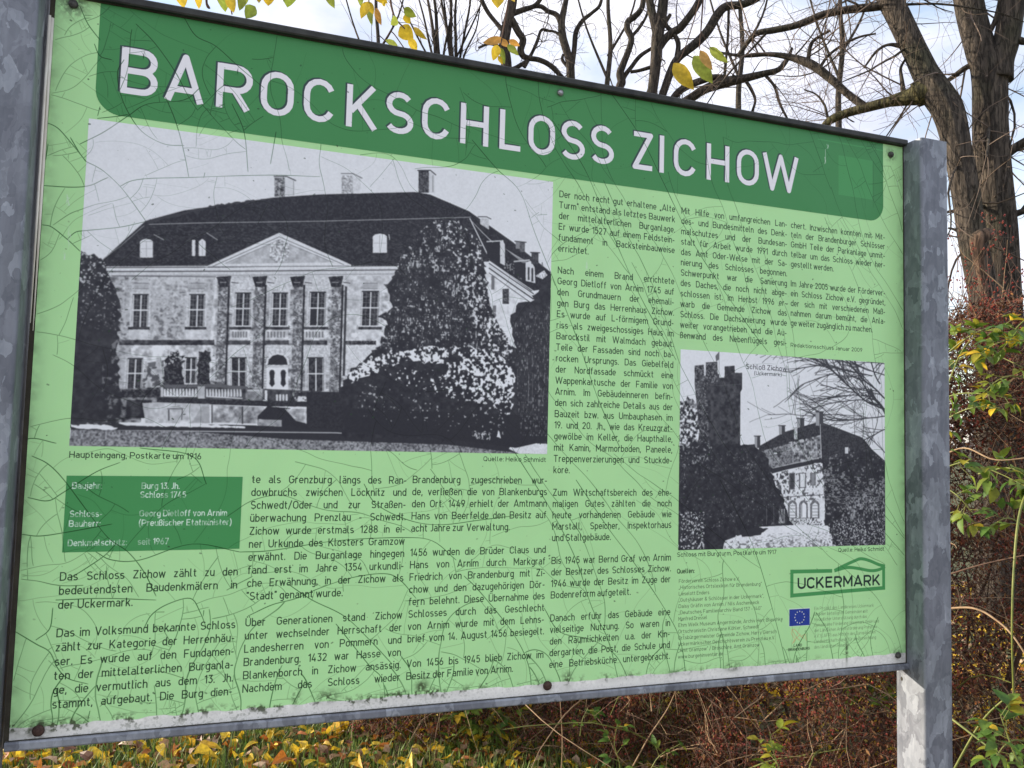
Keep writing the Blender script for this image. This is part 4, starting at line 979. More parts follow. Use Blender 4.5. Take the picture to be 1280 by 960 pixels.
# ------------------------------------------------------------------ ground
GRASSG = noise_mat('grassy_soil', (.030, .040, .012), (.075, .085, .028), 6, .95, .6, .05, c2=(.13, .10, .04))
def gh(x, y): return 0.02*math.sin(x*1.3+y*.7)+0.015*math.sin(y*2.1-x*.6)
nx = 90; xs_ = [-600, -200, -60, -25]+[-14+i*.4 for i in range(nx)]+[40, 90, 250, 600]
ys_ = [-300, -60, -20]+[-8+i*.4 for i in range(nx)]+[45, 90, 250, 700]
vv = [(x, y, gh(x, y) if abs(x) < 22 and -10 < y < 28 else 0) for y in ys_ for x in xs_]; w_ = len(xs_)
g = mesh_obj('ground', vv, [(j*w_+i, j*w_+i+1, (j+1)*w_+i+1, (j+1)*w_+i) for j in range(len(ys_)-1) for i in range(w_-1)], GRASSG, smooth=True); g['kind'] = 'structure'

# pale gravel path added out of view to bounce light onto the board
BOUNCE_GRAVEL = noise_mat('bounce_gravel', (.24, .22, .19), (.46, .43, .38), 70, .9, .5, .01)
vp = []
for i in range(41):
    x = -8+i*.45; vp += [(x, -3.6+.15*math.sin(x*.5), .045), (x, -.55+.08*math.sin(x*.8+1), .045)]
g = mesh_obj('bounce_path', vp, [(2*i, 2*i+2, 2*i+3, 2*i+1) for i in range(40)], BOUNCE_GRAVEL); g['kind'] = 'structure'

# ------------------------------------------------------------------ leaves
def leaf_mesh(name, L_, W_, fold=.25, curl=.3, seg=5, seed=0, tooth=0.0):
    """ovate blade with midrib fold, base at the origin, along +Y, face up +Z"""
    g = random.Random(seed); v = []; f = []
    for i in range(seg+1):
        t = i/seg; w = W_*.5*(math.sin(math.pi*min(1, t**.80))**.85 if 0 < t < 1 else (.06 if t == 0 else 0.0))
        if tooth and 0 < i < seg: w *= 1+g.uniform(-tooth, tooth)
        z = -curl*L_*t*t; y = L_*t*(1-.12*curl*t)
        v += [(-w, y, z+abs(w)*fold+g.uniform(-.05, .05)*W_*.4), (0, y, z), (w, y, z+abs(w)*fold+g.uniform(-.05, .05)*W_*.4)]
    for i in range(seg):
        a = i*3; f += [(a, a+1, a+4, a+3), (a+1, a+2, a+5, a+4)]
    return v, f
def lobed(L_, seed, big=.9):
    L_ = L_*big
    """dry maple-like fallen leaf, curled"""
    g = random.Random(seed); tips = [(-150, g.uniform(.5,.7)), (-115, .55), (-78, g.uniform(.7,.9)), (-48, .60), (0, 1.0), (48, .60), (78, g.uniform(.7,.9)), (115, .55), (150, g.uniform(.5,.7)), (180, .3)]
    v = [(0, 0, 0)]; 
    for a, q in tips:
        x = math.sin(R_(a))*q*L_*.55; y = math.cos(R_(a))*q*L_*.55
        v.append((x, y, g.uniform(.02, .22)*L_*q+.10*L_*(x*x+y*y)/(L_*L_)*4*g.uniform(.3, 1)))
    n = len(tips)
    return v, [(0, 1+i, 1+(i+1) % n) for i in range(n)]
def place(vs, M_): return [tuple(M_ @ Vector(p)) for p in vs]
def rot(a, b, c_): return (Matrix.Rotation(c_, 4, 'Z') @ Matrix.Rotation(b, 4, 'X') @ Matrix.Rotation(a, 4, 'Y'))

L_YEL = leaf_mat('yellow_leaf', [(.72, .50, .03), (.80, .58, .05), (.68, .42, .03)], .35)
L_ORA = leaf_mat('orange_leaf', [(.52, .18, .03), (.60, .25, .05), (.42, .11, .03)], .25)
L_TAN = leaf_mat('tan_leaf', [(.42, .27, .17), (.52, .36, .25), (.38, .22, .12)], .15)
L_BRN = leaf_mat('brown_leaf', [(.14, .055, .03), (.20, .085, .04), (.09, .04, .025)], .1)
L_GRN = leaf_mat('green_leaf', [(.065, .15, .022), (.10, .20, .030), (.15, .24, .035)], .35)
L_LIM = leaf_mat('yellow_green_leaf', [(.17, .26, .03), (.27, .33, .04), (.14, .22, .03), (.38, .34, .03)], .40)
L_GRS = leaf_mat('grass_blade', [(.10, .20, .03), (.17, .28, .05), (.24, .33, .08), (.33, .33, .12)], .3)

# fallen leaves: the nearest ones singly, the rest as a mass
kinds = [('yellow', L_YEL), ('orange', L_ORA), ('tan', L_TAN), ('brown', L_BRN)]
prot = {}
for kn, km in kinds:
    for s in range(3):
        v, f_ = lobed(.075, s*7+len(kn)) if s < 1 else leaf_mesh('x', .095, .058, (.5, .9)[s-1], (.5, .8)[s-1], 5, s, .15)
        me = bpy.data.meshes.new('fallen_leaf'); me.from_pydata(v, [], f_); me.materials.append(km); prot[kn, s] = me
lr = random.Random(77)
def ground_pt(az, dist):
    a = R_(az); return CAMP[0]+dist*math.sin(a), CAMP[1]+dist*math.cos(a)
LAB = {'yellow': 'bright yellow fallen leaf', 'orange': 'orange fallen leaf', 'tan': 'pale tan dry leaf', 'brown': 'dark brown withered leaf'}
cnt = 0
while cnt < 240:
    az = lr.uniform(-12.2, 15); dist = lr.uniform(3.75, 5.0); x, y = ground_pt(az, dist)
    kn = lr.choices(['yellow', 'orange', 'tan', 'brown'], [7, 2, 4, 1])[0]; sh_i = lr.randrange(3)
    o = bpy.data.objects.new('fallen_leaf', prot[kn, sh_i]); COL.objects.link(o)
    o.location = (x, y, gh(x, y)+lr.uniform(.035, .075)); o.rotation_euler = (lr.uniform(-.9, .9), lr.uniform(-.9, .9), lr.uniform(0, 6.28)); s = lr.uniform(.6, 1.1); o.scale = (s, s, s)
    tag(o, ('small ' if s < .85 else 'large ')+LAB[kn]+(', lobed' if sh_i == 0 else ', oval' if sh_i == 1 else ', rolled up')+(', near the left post' if az < -4 else ', on grass under the board' if az < 6 else ', beside the hedge foot')+('' if dist < 4.35 else ', farther back'), 'leaf', 'fallen leaves on the grass'); cnt += 1
vs, fs, mi = [], [], []
for i in range(24000):
    az = lr.uniform(-30, 55); dist = 2.2+8*lr.random()**1.1; x, y = ground_pt(az, dist)
    if abs(az) < 15 and 3.75 < dist < 5.0 and lr.random() < .25: continue
    k = lr.choices(range(4), [7, 3, 4, 2])[0]
    v, f_ = lobed(.06*lr.uniform(.6, 1.3), i) if i % 4 == 0 else leaf_mesh('x', lr.uniform(.05, .085), lr.uniform(.028, .042), .7, .7, 3, i, .1)
    Mx = Matrix.Translation((x, y, gh(x, y)+lr.uniform(.015, .055))) @ rot(lr.uniform(-.8, .8), lr.uniform(-.8, .8), lr.uniform(0, 6.28))
    b = len(vs); vs += place(v, Mx); fs += [tuple(q+b for q in p) for p in f_]; mi += [k]*len(f_)
tag(mesh_obj('leaf_litter', vs, fs, [m for _, m in kinds], mi=mi), 'yellow, orange and brown leaf litter scattered over the grass', 'leaf litter', kind='stuff')
vs, fs = [], []
for i in range(60000):
    az = lr.uniform(-26, 34); dist = 2.6+6.5*lr.random()**1.2; x, y = ground_pt(az, dist); h = lr.uniform(.035, .105); a = lr.uniform(0, 6.28); q = lr.uniform(.0, .06); w = lr.uniform(.002, .0045)
    z = gh(x, y)-.005; dx, dy = math.cos(a), math.sin(a); b = len(vs)
    vs += [(x-dy*w, y+dx*w, z), (x+dy*w, y-dx*w, z), (x+dx*q*.4+dy*w*.7, y+dy*q*.4-dx*w*.7, z+h*.6), (x+dx*q*.4-dy*w*.7, y+dy*q*.4+dx*w*.7, z+h*.6), (x+dx*q, y+dy*q, z+h)]
    fs += [(b, b+1, b+2, b+3), (b+3, b+2, b+4)]
for i in range(3500):                        # clover and small herbs
    az = lr.uniform(-26, 34); dist = 2.6+6.5*lr.random()**1.2; x, y = ground_pt(az, dist)
    v, f_ = leaf_mesh('x', .03, .025, .2, .3, 2, i); Mx = Matrix.Translation((x, y, gh(x, y)+lr.uniform(.02, .06))) @ rot(lr.uniform(-.6, .6), lr.uniform(-.6, .6), lr.uniform(0, 6.28))
    b = len(vs); vs += place(v, Mx); fs += [tuple(q+b for q in p) for p in f_]
tag(mesh_obj('grass', vs, fs, L_GRS), 'short green grass growing between the fallen leaves', 'grass', kind='stuff')

# ------------------------------------------------------------------ hedge: a brown tangle of dry twigs, seed heads and withered leaves
TW_B = noise_mat('brown_twig', (.05, .026, .018), (.13, .07, .045), 25, .8, .1, .002)
TW_T = noise_mat('tan_twig', (.20, .12, .065), (.38, .26, .15), 25, .75, .1, .002)
TW_G = noise_mat('green_stem', (.10, .13, .025), (.24, .25, .06), 18, .55, .1, .002)
DRY = leaf_mat('withered_hedge_leaf', [(.03, .014, .010), (.18, .055, .026), (.02, .012, .009), (.28, .085, .038), (.04, .02, .012), (.36, .18, .07), (.015, .010, .008), (.14, .035, .018)], .1, .85)  # near-black tints put the shade of the hedge's gaps into the colour
BER = leaf_mat('red_seed_heads', [(.28, .035, .022), (.34, .07, .035), (.18, .025, .02)], 0, .4)
HP = [Vector((.62, 4.6, 0)), Vector((1.05, 3.35, 0)), Vector((1.55, 2.45, 0)), Vector((2.20, 1.60, 0)), Vector((3.3, .75, 0)), Vector((4.9, -.1, 0)), Vector((6.5, -.6, 0))]
HS = spline(HP, 12); nHS = len(HS)
def hedge_pt(t, dep, z):
    i = min(nHS-2, int(t*(nHS-1))); fr = t*(nHS-1)-i
    p = HS[i].lerp(HS[i+1], fr); tg = (HS[i+1]-HS[i]).normalized(); nrm = Vector((-tg.y, tg.x, 0))   # away from the viewer
    if nrm.y < 0: nrm = -nrm
    return p+nrm*dep+Vector((0, 0, z)), tg, nrm
def htop(t): return 1.50+.40*min(1, max(0, (t-.28)/.25))+.12*math.sin(t*23)+.08*math.sin(t*51+1)
hr = random.Random(5)
def clump(t, z):
    return math.sin(t*61+2.1*math.sin(z*5.1))*math.sin(z*9.3+1.7*math.sin(t*37))+.6*math.sin(t*143+z*3)*math.sin(z*21-t*60)
def hsample(front=True):
    for _ in range(4):
        t = .05+.86*hr.random(); hmax = htop(t); z = hmax*hr.random()**.85
        if not front or hr.random() < .55+.5*clump(t, z): break
    lean = .20*math.sin(t*19+z*2)+.12*math.sin(t*47-z*5)+.5*max(0, z/hmax-.7)-.10*clump(t, z)
    dep = lean+(abs(hr.gauss(0, .15)) if front else hr.uniform(.25, .95+.5*(t > .45)))
    return t, dep, z
TOPS = []
hedge = thing('hedge', 'tall unkempt brown hedge of dry twigs and red seed heads behind the board', 'hedge', (2.6, 1.6, 0))
def child(o):
    o.location = tuple(-Vector(hedge.location)); return o
mb = MB()
for i in range(15000):
    t, dep, z = hsample(i % 4 > 0); p, tg, nr = hedge_pt(t, dep, z)
    d_ = Vector((hr.gauss(0, .8), hr.gauss(0, .8), hr.gauss(.35, .7))).normalized(); l = hr.uniform(.12, .45); q = [p]
    for k in range(4):
        d_ = (d_+Vector((hr.gauss(0, .25), hr.gauss(0, .25), hr.gauss(-.06, .25)))).normalized(); q.append(q[-1]+d_*l/4)
    r0 = hr.uniform(.0010, .0026); mb.tube(q, [r0, r0*.9, r0*.8, r0*.6, r0*.3], 3, 0 if hr.random() < .68 else 1, False)
for i in range(1500):                         # loose sprays sticking out of the top
    t = .05+.86*hr.random(); z0 = htop(t)*hr.uniform(.82, 1.0); p, tg, nr = hedge_pt(t, hr.uniform(.0, .9)+.3, z0); d_ = Vector((hr.gauss(0, .4), hr.gauss(0, .4), 1)).normalized(); l = hr.uniform(.12, .42)*(1.25 if .4 < t < .8 else .8); q = [p]
    for k in range(5): d_ = (d_+Vector((hr.gauss(0, .16), hr.gauss(0, .16), hr.gauss(0, .1)))).normalized(); q.append(q[-1]+d_*l/5)
    mb.tube(q, [.0022*(1-.13*k) for k in range(6)], 3, hr.choice((0, 0, 1)), False); TOPS.append(q)
for i in range(110):                           # longer arching canes
    t = .05+.72*hr.random(); p, tg, nr = hedge_pt(t, hr.uniform(-.08, .25), hr.uniform(.0, .9)); d_ = (Vector((hr.gauss(0, .5), hr.gauss(0, .5), hr.uniform(.2, 1)))-nr*.15).normalized(); l = hr.uniform(.5, 1.1); q = [p]
    bend = Vector((hr.gauss(0, .1), hr.gauss(0, .1), -.10))
    for k in range(9): d_ = (d_+bend+Vector((hr.gauss(0, .05), hr.gauss(0, .05), hr.gauss(0, .05)))).normalized(); q.append(q[-1]+d_*l/9)
    r0 = hr.uniform(.002, .0042); mb.tube(q, [r0*(1-.07*k) for k in range(10)], 5, hr.choice((1, 1, 2)), False)
o = child(mb.build('twigs', [TW_B, TW_T, TW_G], hedge, True)); o['kind'] = 'stuff'
# stout stems of the hedge, from the ground up
mb = MB()
for i in range(60):
    t = hr.random(); p, tg, nr = hedge_pt(t, hr.uniform(.25, 1.1), 0); q = [p]; d_ = Vector((hr.gauss(0, .15), hr.gauss(0, .15), 1))
    for k in range(8): d_ = (d_+Vector((hr.gauss(0, .15), hr.gauss(0, .15), .05))).normalized(); q.append(q[-1]+d_*.23)
    r0 = hr.uniform(.006, .014); mb.tube(q, [r0*(1-.09*k) for k in range(9)], 6, 0, False)
o = child(mb.build('stems', TW_B, hedge, True)); o['kind'] = 'stuff'
def scatter(n, size, mat, name, frontp, flat=True, cl=1, spread=.03):
    vs, fs = [], []
    for i in range(n):
        t, dep, z = hsample(hr.random() < frontp); p, tg, nr = hedge_pt(t, dep, z)
        for c_ in range(cl):
            pp = p if cl == 1 else p+Vector((hr.gauss(0, spread), hr.gauss(0, spread), hr.gauss(0, spread)))
            s = size*hr.uniform(.5, 1.4); b = len(vs)
            if flat:
                a = Vector((hr.gauss(0, 1), hr.gauss(0, 1), hr.gauss(0, 1))).normalized(); u = a.orthogonal().normalized(); w = a.cross(u)
                vs += [tuple(pp-u*s), tuple(pp+w*s*.42+a*s*.12), tuple(pp+u*s), tuple(pp-w*s*.42+a*s*.12)]; fs += [(b, b+1, b+2), (b, b+2, b+3)]
            else:
                vs += [tuple(pp+Vector(q)*s) for q in ((1,0,0),(-1,0,0),(0,1,0),(0,-1,0),(0,0,1),(0,0,-1))]
                fs += [tuple(b+k for k in q) for q in ((0,2,4),(2,1,4),(1,3,4),(3,0,4),(2,0,5),(1,2,5),(3,1,5),(0,3,5))]
    o = child(mesh_obj(name, vs, fs, mat, hedge)); o['kind'] = 'stuff'; return o
scatter(290000, .0100, DRY, 'withered_leaves', .58)
scatter(6000, .0045, BER, 'berries', .88, False, 9, .018)
vs, fs = [], []
for q in TOPS:                                # seed clusters and the last leaves on the loose sprays
    if hr.random() < .55:
        for k in range(14):
            p = q[hr.choice((3, 4, 5))]+Vector((hr.gauss(0, .016), hr.gauss(0, .016), hr.gauss(0, .018))); s = hr.uniform(.003, .0065); b = len(vs)
            vs += [tuple(p+Vector(w)*s) for w in ((1,0,0),(-1,0,0),(0,1,0),(0,-1,0),(0,0,1),(0,0,-1))]
            fs += [tuple(b+j for j in w) for w in ((0,2,4),(2,1,4),(1,3,4),(3,0,4),(2,0,5),(1,2,5),(3,1,5),(0,3,5))]
child(mesh_obj('berries', vs, fs, BER, hedge))['kind'] = 'stuff'

# leafy shoots standing out of the hedge and along its foot
LV = {}
for s in range(4):
    for nm, mt in (('g', L_GRN), ('l', L_LIM), ('y', L_YEL)):
        v, f_ = leaf_mesh('leaf', .050, .027, .35, .35, 5, s, .10)
        me = bpy.data.meshes.new('leaf'); me.from_pydata(v, [], f_); me.materials.append(mt); me.polygons.foreach_set('use_smooth', [True]*len(me.polygons)); LV[nm, s] = me
sr = random.Random(31)
def shoot(pts, n, size, mix, label, group='leafy shoots in the hedge', stem=None, name='leafy_shoot', cat='plant'):
    """arching stem through pts with toothed leaves in groups of three"""
    P = spline(pts, 5); base = P[0]
    t_ = thing(name, label, cat, base, group)
    mb = MB(); mb.tube([p-base for p in P], [.0030*(1-.6*i/len(P)) for i in range(len(P))], 5, 0, False)
    subs = []
    for k in range(n):
        f_ = (.15+.85*(k+.5)/n)*(len(P)-1); i = min(len(P)-2, int(f_)); p = P[i].lerp(P[i+1], f_-i); tg = (P[i+1]-P[i]).normalized()
        side = Vector((sr.gauss(0, 1), sr.gauss(0, 1), sr.gauss(0, .5))); side = (side-tg*side.dot(tg)).normalized(); dr = (tg*.5+side).normalized(); q = p+dr*size*.9
        mb.tube([p-base, q-base], [.0012, .0009], 3, 0, False)
        for j, off in enumerate((0, 1.0, -1.0)):
            if j and sr.random() < .15: continue
            subs.append((q if j == 0 else p.lerp(q, .75), dr, off))
    o = mb.build('stem', stem or TW_G, t_, True)
    for q, dr, off in subs:
        lf = bpy.data.objects.new('leaf', LV[sr.choices(('g', 'l', 'y'), mix)[0], sr.randrange(4)]); COL.objects.link(lf); lf.parent = t_
        up = Vector((sr.gauss(0, .35), sr.gauss(0, .35)-.2, 1)).normalized(); yv = (Matrix.Rotation(off*1.05, 3, up) @ dr).normalized(); xv = yv.cross(up).normalized(); zv = xv.cross(yv)
        R3 = Matrix((xv, yv, zv)).transposed().to_4x4(); s = size/.05*sr.uniform(.6, 1.05)
        lf.matrix_local = Matrix.Translation(q-base) @ R3 @ Matrix.Diagonal((s, s, s, 1))
    return t_
A = at
shoot([A(1150,500,3.3), A(1190,455,3.25), A(1230,440,3.2), A(1285,462,3.1)], 12, .058, (5,3,.5), 'green leafy shoot arching over the hedge beside the right post, just below the tree trunk')
shoot([A(1320,400,3.1), A(1290,395,3.1), A(1262,420,3.1), A(1245,450,3.1)], 8, .055, (3,4,1), 'yellowing leafy shoot hanging at the right edge high in the hedge')
shoot([A(1160,505,3.2), A(1200,492,3.15), A(1240,494,3.1), A(1270,500,3.1)], 8, .045, (2,5,1), 'pale yellow green shoot lying level across the hedge, right of the post')
shoot([A(1170,590,3.1), A(1205,578,3.0), A(1245,590,2.95), A(1290,612,2.9)], 12, .060, (5,4,.4), 'broad green leaves halfway up the hedge at the right edge')
shoot([A(1165,600,3.1), A(1195,618,3.0), A(1215,640,3.0)], 6, .055, (5,1,.2), 'dark green leaves beside the right post halfway up the hedge')
shoot([A(1300,985,2.6), A(1272,950,2.6), A(1258,915,2.6), A(1250,892,2.6)], 9, .062, (5,2,.2), 'green shoot with dark glossy leaves in the bottom right corner')
shoot([A(985,1000,3.0), A(975,965,3.0), A(967,940,3.0), A(962,915,3.0)], 7, .060, (.6,6,.4), 'pale lime green upright sprig in front of the hedge under the board')
shoot([A(1125,900,3.3), A(1100,880,3.3), A(1075,862,3.3), A(1045,850,3.3)], 11, .055, (3,5,.3), 'yellow green leafy spray under the board beside the right post')
shoot([A(1130,880,3.35), A(1112,855,3.35), A(1092,845,3.35)], 6, .050, (2,5,.3), 'small bright spray of leaves just left of the right post')
shoot([A(770,1000,3.4), A(775,960,3.4), A(768,930,3.4), A(772,905,3.4)], 8, .050, (5,2,.2), 'small green plant standing in front of the hedge below the middle of the board')
shoot([A(725,920,3.6), A(728,900,3.6), A(735,885,3.6)], 5, .050, (4,2,.3), 'short green sprig close under the lower rail, right of the middle screw')
shoot([A(800,1000,3.3), A(820,950,3.3), A(850,930,3.3)], 5, .045, (5,2,.1), 'sparse green sprig at the bottom edge in front of the hedge')
for k, (x, y, dx, dy, n_, mx_, lb) in enumerate(((1205,425,60,-18,11,(5,4,.6),'green leafy spray just right of the right post below the tree'), (1275,425,-55,20,9,(4,4,.8),'leafy spray reaching in from the right edge under the tree trunk'),
        (1190,520,60,-10,8,(3,5,.6),'yellow green leaves close to the right post above the middle'), (1268,470,-40,22,8,(5,3,.4),'green leaves at the right edge level with the small picture top'), (1255,585,40,22,10,(5,4,.3),'cluster of sunlit green leaves at the right edge halfway up'),
        (1192,640,30,18,6,(5,3,.2),'low leaves hugging the right post halfway up'), (1268,650,-30,10,7,(5,3,.2),'green leaves under the broad leaf cluster at the right edge'), (1270,925,-28,25,8,(6,1,.1),'dark green leaves in the bottom right corner beside the green cane'), (1195,455,25,-35,6,(2,5,1.5),'yellow leaves against the sky right of the right post'))):
    shoot([A(x-dx*.8, y-dy*.8+25, 3.12), A(x, y, 3.05), A(x+dx*.5, y+dy*.5-6, 3.0), A(x+dx, y+dy, 3.0)], n_, .050, mx_, lb)
for k, (x, y, lb) in enumerate(((575,885,'leafy bush with yellow and green leaves right of the leaf-strewn grass, touching the lower rail'), (605,905,'low green bush at the left end of the hedge'), (560,930,'yellow green herb at the edge of the leaf-strewn grass'), (590,950,'low herb with yellow leaves at the bottom edge, left of the hedge'), (640,880,'dark green leaves at the left end of the hedge under the rusty middle screw'), (625,945,'mixed yellow and green herb at the foot of the hedge'))):
    b_ = A(x, y+50, 4.1); b_.z = 0.0; tp = A(x, y, 4.0)
    shoot([b_, b_.lerp(tp, .5)+Vector((.03, 0, 0)), tp, tp+Vector((.08, -.05, .10))], 12, .062, (4,4,1.6), lb, 'herbs at the left end of the hedge', name='leafy_bush')
# thick bare canes seen against the hedge
def cane(pts, r0, mat, label):
    P = spline(pts, 6); mb = MB(); b_ = P[0]; mb.tube([p-b_ for p in P], [.78*r0*(1-.45*i/len(P)) for i in range(len(P))], 7, 0, True)
    o = mb.build('cane', mat, None, True); o.location = b_; tag(o, label, 'cane', 'bare canes in the hedge')
cane([A(1290,600,2.9), A(1275,640,2.85), A(1268,700,2.8), A(1265,790,2.8), A(1268,900,2.9)], .0055, TW_G, 'green upright cane at the right edge in front of the hedge')
cane([A(1170,762,3.0), A(1215,760,2.9), A(1245,775,2.85), A(1270,800,2.8), A(1300,850,2.8)], .0048, TW_T, 'tan cane arching down to the right beyond the right post')
cane([A(1180,720,3.0), A(1230,705,2.95), A(1300,690,2.9)], .0040, TW_B, 'thin brown cane rising gently to the right edge')
cane([A(1185,895,2.9), A(1215,918,2.85), A(1250,945,2.8)], .0050, TW_G, 'green cane falling to the right low beside the post')
cane([A(1180,985,2.9), A(1225,905,2.85), A(1262,868,2.8)], .0050, TW_G, 'green cane rising to the right low beside the post')
cane([A(1168,575,3.0), A(1205,560,2.95), A(1245,575,2.9), A(1300,570,2.9)], .0040, TW_T, 'pale twig lying across the middle of the hedge')
cane([A(905,975,3.2), A(960,952,3.2), A(1000,945,3.2), A(1060,935,3.2)], .0050, TW_G, 'yellow green cane lying along the bottom edge under the board')
cane([A(790,960,3.4), A(812,920,3.4), A(835,885,3.4), A(850,850,3.4)], .0042, TW_T, 'pale cane leaning right under the lower rail')
cane([A(700,985,3.5), A(703,930,3.5), A(700,870,3.5)], .0036, TW_T, 'thin upright pale cane left of the hedge middle')
cane([A(955,900,3.3), A(985,870,3.3), A(1005,835,3.35)], .0036, TW_T, 'pinkish cane slanting up to the rail left of the leafy spray')

# ------------------------------------------------------------------ trees
def bark_mat(name, c0, c1, c2, sc=14):
    m, t, b, L = new_mat(name)
    tc = N(t, 'ShaderNodeTexCoord'); mp = N(t, 'ShaderNodeMapping'); mp.inputs['Scale'].default_value = (1, 1, .16)
    n = N(t, 'ShaderNodeTexNoise'); n.inputs['Scale'].default_value = sc; n.inputs['Detail'].default_value = 8; n.inputs['Roughness'].default_value = .7; n.inputs['Distortion'].default_value = .6
    L(tc.outputs['Object'], mp.inputs['Vector']); L(mp.outputs['Vector'], n.inputs['Vector'])
    r1 = ramp(t, [(.38, c0), (.52, c1), (.66, c2)]); L(n.outputs['Fac'], r1.inputs['Fac'])
    n2 = N(t, 'ShaderNodeTexNoise'); n2.inputs['Scale'].default_value = 2.2; n2.inputs['Detail'].default_value = 5; L(tc.outputs['Object'], n2.inputs['Vector'])
    r2 = ramp(t, [(.5, (0, 0, 0)), (.72, (.7, .7, .7))]); L(n2.outputs['Fac'], r2.inputs['Fac'])
    mx = N(t, 'ShaderNodeMix', data_type='RGBA'); mx.inputs['B'].default_value = (.045, .048, .020, 1); L(r2.outputs['Color'], mx.inputs['Factor']); L(r1.outputs['Color'], mx.inputs['A'])
    vo = N(t, 'ShaderNodeTexVoronoi', feature='DISTANCE_TO_EDGE'); vo.inputs['Scale'].default_value = sc*.8
    wv = N(t, 'ShaderNodeMix', data_type='RGBA'); wv.blend_type = 'LINEAR_LIGHT'; wv.inputs['Factor'].default_value = .05
    L(mp.outputs['Vector'], wv.inputs['A']); L(n.outputs['Color'], wv.inputs['B']); L(wv.outputs['Result'], vo.inputs['Vector'])
    rv = ramp(t, [(.0, (.35, .32, .30)), (.13, (1, 1, 1))]); L(vo.outputs['Distance'], rv.inputs['Fac'])
    mv = N(t, 'ShaderNodeMix', data_type='RGBA'); mv.blend_type = 'MULTIPLY'; mv.inputs['Factor'].default_value = .85
    L(mx.outputs['Result'], mv.inputs['A']); L(rv.outputs['Color'], mv.inputs['B'])
    L(mv.outputs['Result'], b.inputs['Base Color']); b.inputs['Roughness'].default_value = .92
    b2 = N(t, 'ShaderNodeBump'); b2.inputs['Strength'].default_value = .7; b2.inputs['Distance'].default_value = .025; L(rv.outputs['Color'], b2.inputs['Height'])
    bp = N(t, 'ShaderNodeBump'); bp.inputs['Strength'].default_value = .9; bp.inputs['Distance'].default_value = .05; L(n.outputs['Fac'], bp.inputs['Height']); L(b2.outputs['Normal'], bp.inputs['Normal']); L(bp.outputs['Normal'], b.inputs['Normal'])
    return m
BARK = bark_mat('furrowed_bark', (.045, .036, .029), (.095, .075, .059), (.155, .123, .095), 26)
BARK2 = bark_mat('dark_bark', (.030, .024, .020), (.080, .062, .050), (.15, .12, .09), 30)
TWG = noise_mat('pale_hanging_twig', (.10, .07, .054), (.19, .135, .10), 8, .8, .0, .001)
TWD = noise_mat('dark_twig', (.055, .042, .036), (.13, .098, .080), 8, .85, .0, .001)

tr_ = random.Random(101)
def wander(p, d, l, r0, r1, step, curl, grav, mb, n, mat, kids, depth, dens, kl, ka):
    """one limb that winds its way, with side limbs"""
    k = max(3, int(l/step)); q = [p]; rr = [r0]; ax = Vector((tr_.gauss(0, 1), tr_.gauss(0, 1), tr_.gauss(0, 1))).normalized(); bend = tr_.gauss(0, curl); ds = [d]
    for i in range(k):
        bend = bend*.75+tr_.gauss(0, curl*.7); ax = (ax+Vector((tr_.gauss(0, .4), tr_.gauss(0, .4), tr_.gauss(0, .4)))).normalized()
        d = (Matrix.Rotation(bend, 3, ax) @ d+Vector((0, 0, grav))).normalized(); q.append(q[-1]+d*l/k); rr.append(r0+(r1-r0)*(i+1)/k); ds.append(d)
    mb.tube(q, rr, n, mat, False)
    if depth > 0: sprout(q, rr, mb, depth, dens, kl*l, ka, curl, grav, mat, kids)
    return q
def sprout(q, rr, mb, depth, dens, kl, ka, curl, grav, mat, tw):
    for i in range(1, len(q)):
        nk = dens*(q[i]-q[i-1]).length
        while nk > 0:
            if tr_.random() < nk:
                tg = (q[i]-q[i-1]).normalized(); s = Vector((tr_.gauss(0, 1), tr_.gauss(0, .7), tr_.gauss(.1, 1))); s = (s-tg*s.dot(tg)).normalized()
                dd = (tg*math.cos(ka)+s*math.sin(ka)).normalized(); l = kl*tr_.uniform(.4, 1.2); r0 = max(.0017, min(rr[i]*.45, .0115*l+.0008))
                wander(q[i].lerp(q[i-1], tr_.random()), dd, l, r0, max(.0010, r0*.3), max(.04, l/9), curl, grav, mb, 5 if r0 > .012 else 3, tw if r0 < .012 else mat, tw, depth-1, dens*1.9, .55, ka)
            nk -= 1
def trunk_tube(mb, pts, rad, n, seed, mat=0):
    g = random.Random(seed); ph = [(g.randint(2, 6), g.uniform(0, 6.28), g.uniform(.008, .022), g.uniform(.5, 3)) for _ in range(6)]
    fin = [(g.randint(11, 19), g.uniform(0, 6.28), g.uniform(.006, .014), g.uniform(-2.5, 2.5)) for _ in range(6)]
    def wob(i, k, a, p):
        return 1+sum(am*math.sin(fr*a+p_+p.z*sp) for fr, p_, am, sp in ph)+sum(am*math.sin(fr*a+p_+p.z*sp) for fr, p_, am, sp in fin)
    mb.tube(pts, rad, n, mat, True, wob)
def limb3(pix, dist, k=4):
    """pix: (x, y, width px[, distance offset]) -> points and radii"""
    P = [A(p[0], p[1], dist+(p[3] if len(p) > 3 else 0)) for p in pix]
    rr = [p[2]/2/F_PX*((Vector(CAMP.tolist())-q).length) for p, q in zip(pix, P)]
    S = spline(P, k); n = len(S); R2 = [rr[min(len(rr)-2, int(i/k))]*(1-(i/k-min(len(rr)-2, int(i/k))))+rr[min(len(rr)-1, int(i/k)+1)]*(i/k-min(len(rr)-2, int(i/k))) for i in range(n)]
    return S, R2
def to_ground(pix, dist, wb):
    """adds the hidden foot of a trunk down to the ground"""
    x, y, w = pix[-1][:3]; g_ = A(x, y, dist)
    return g_
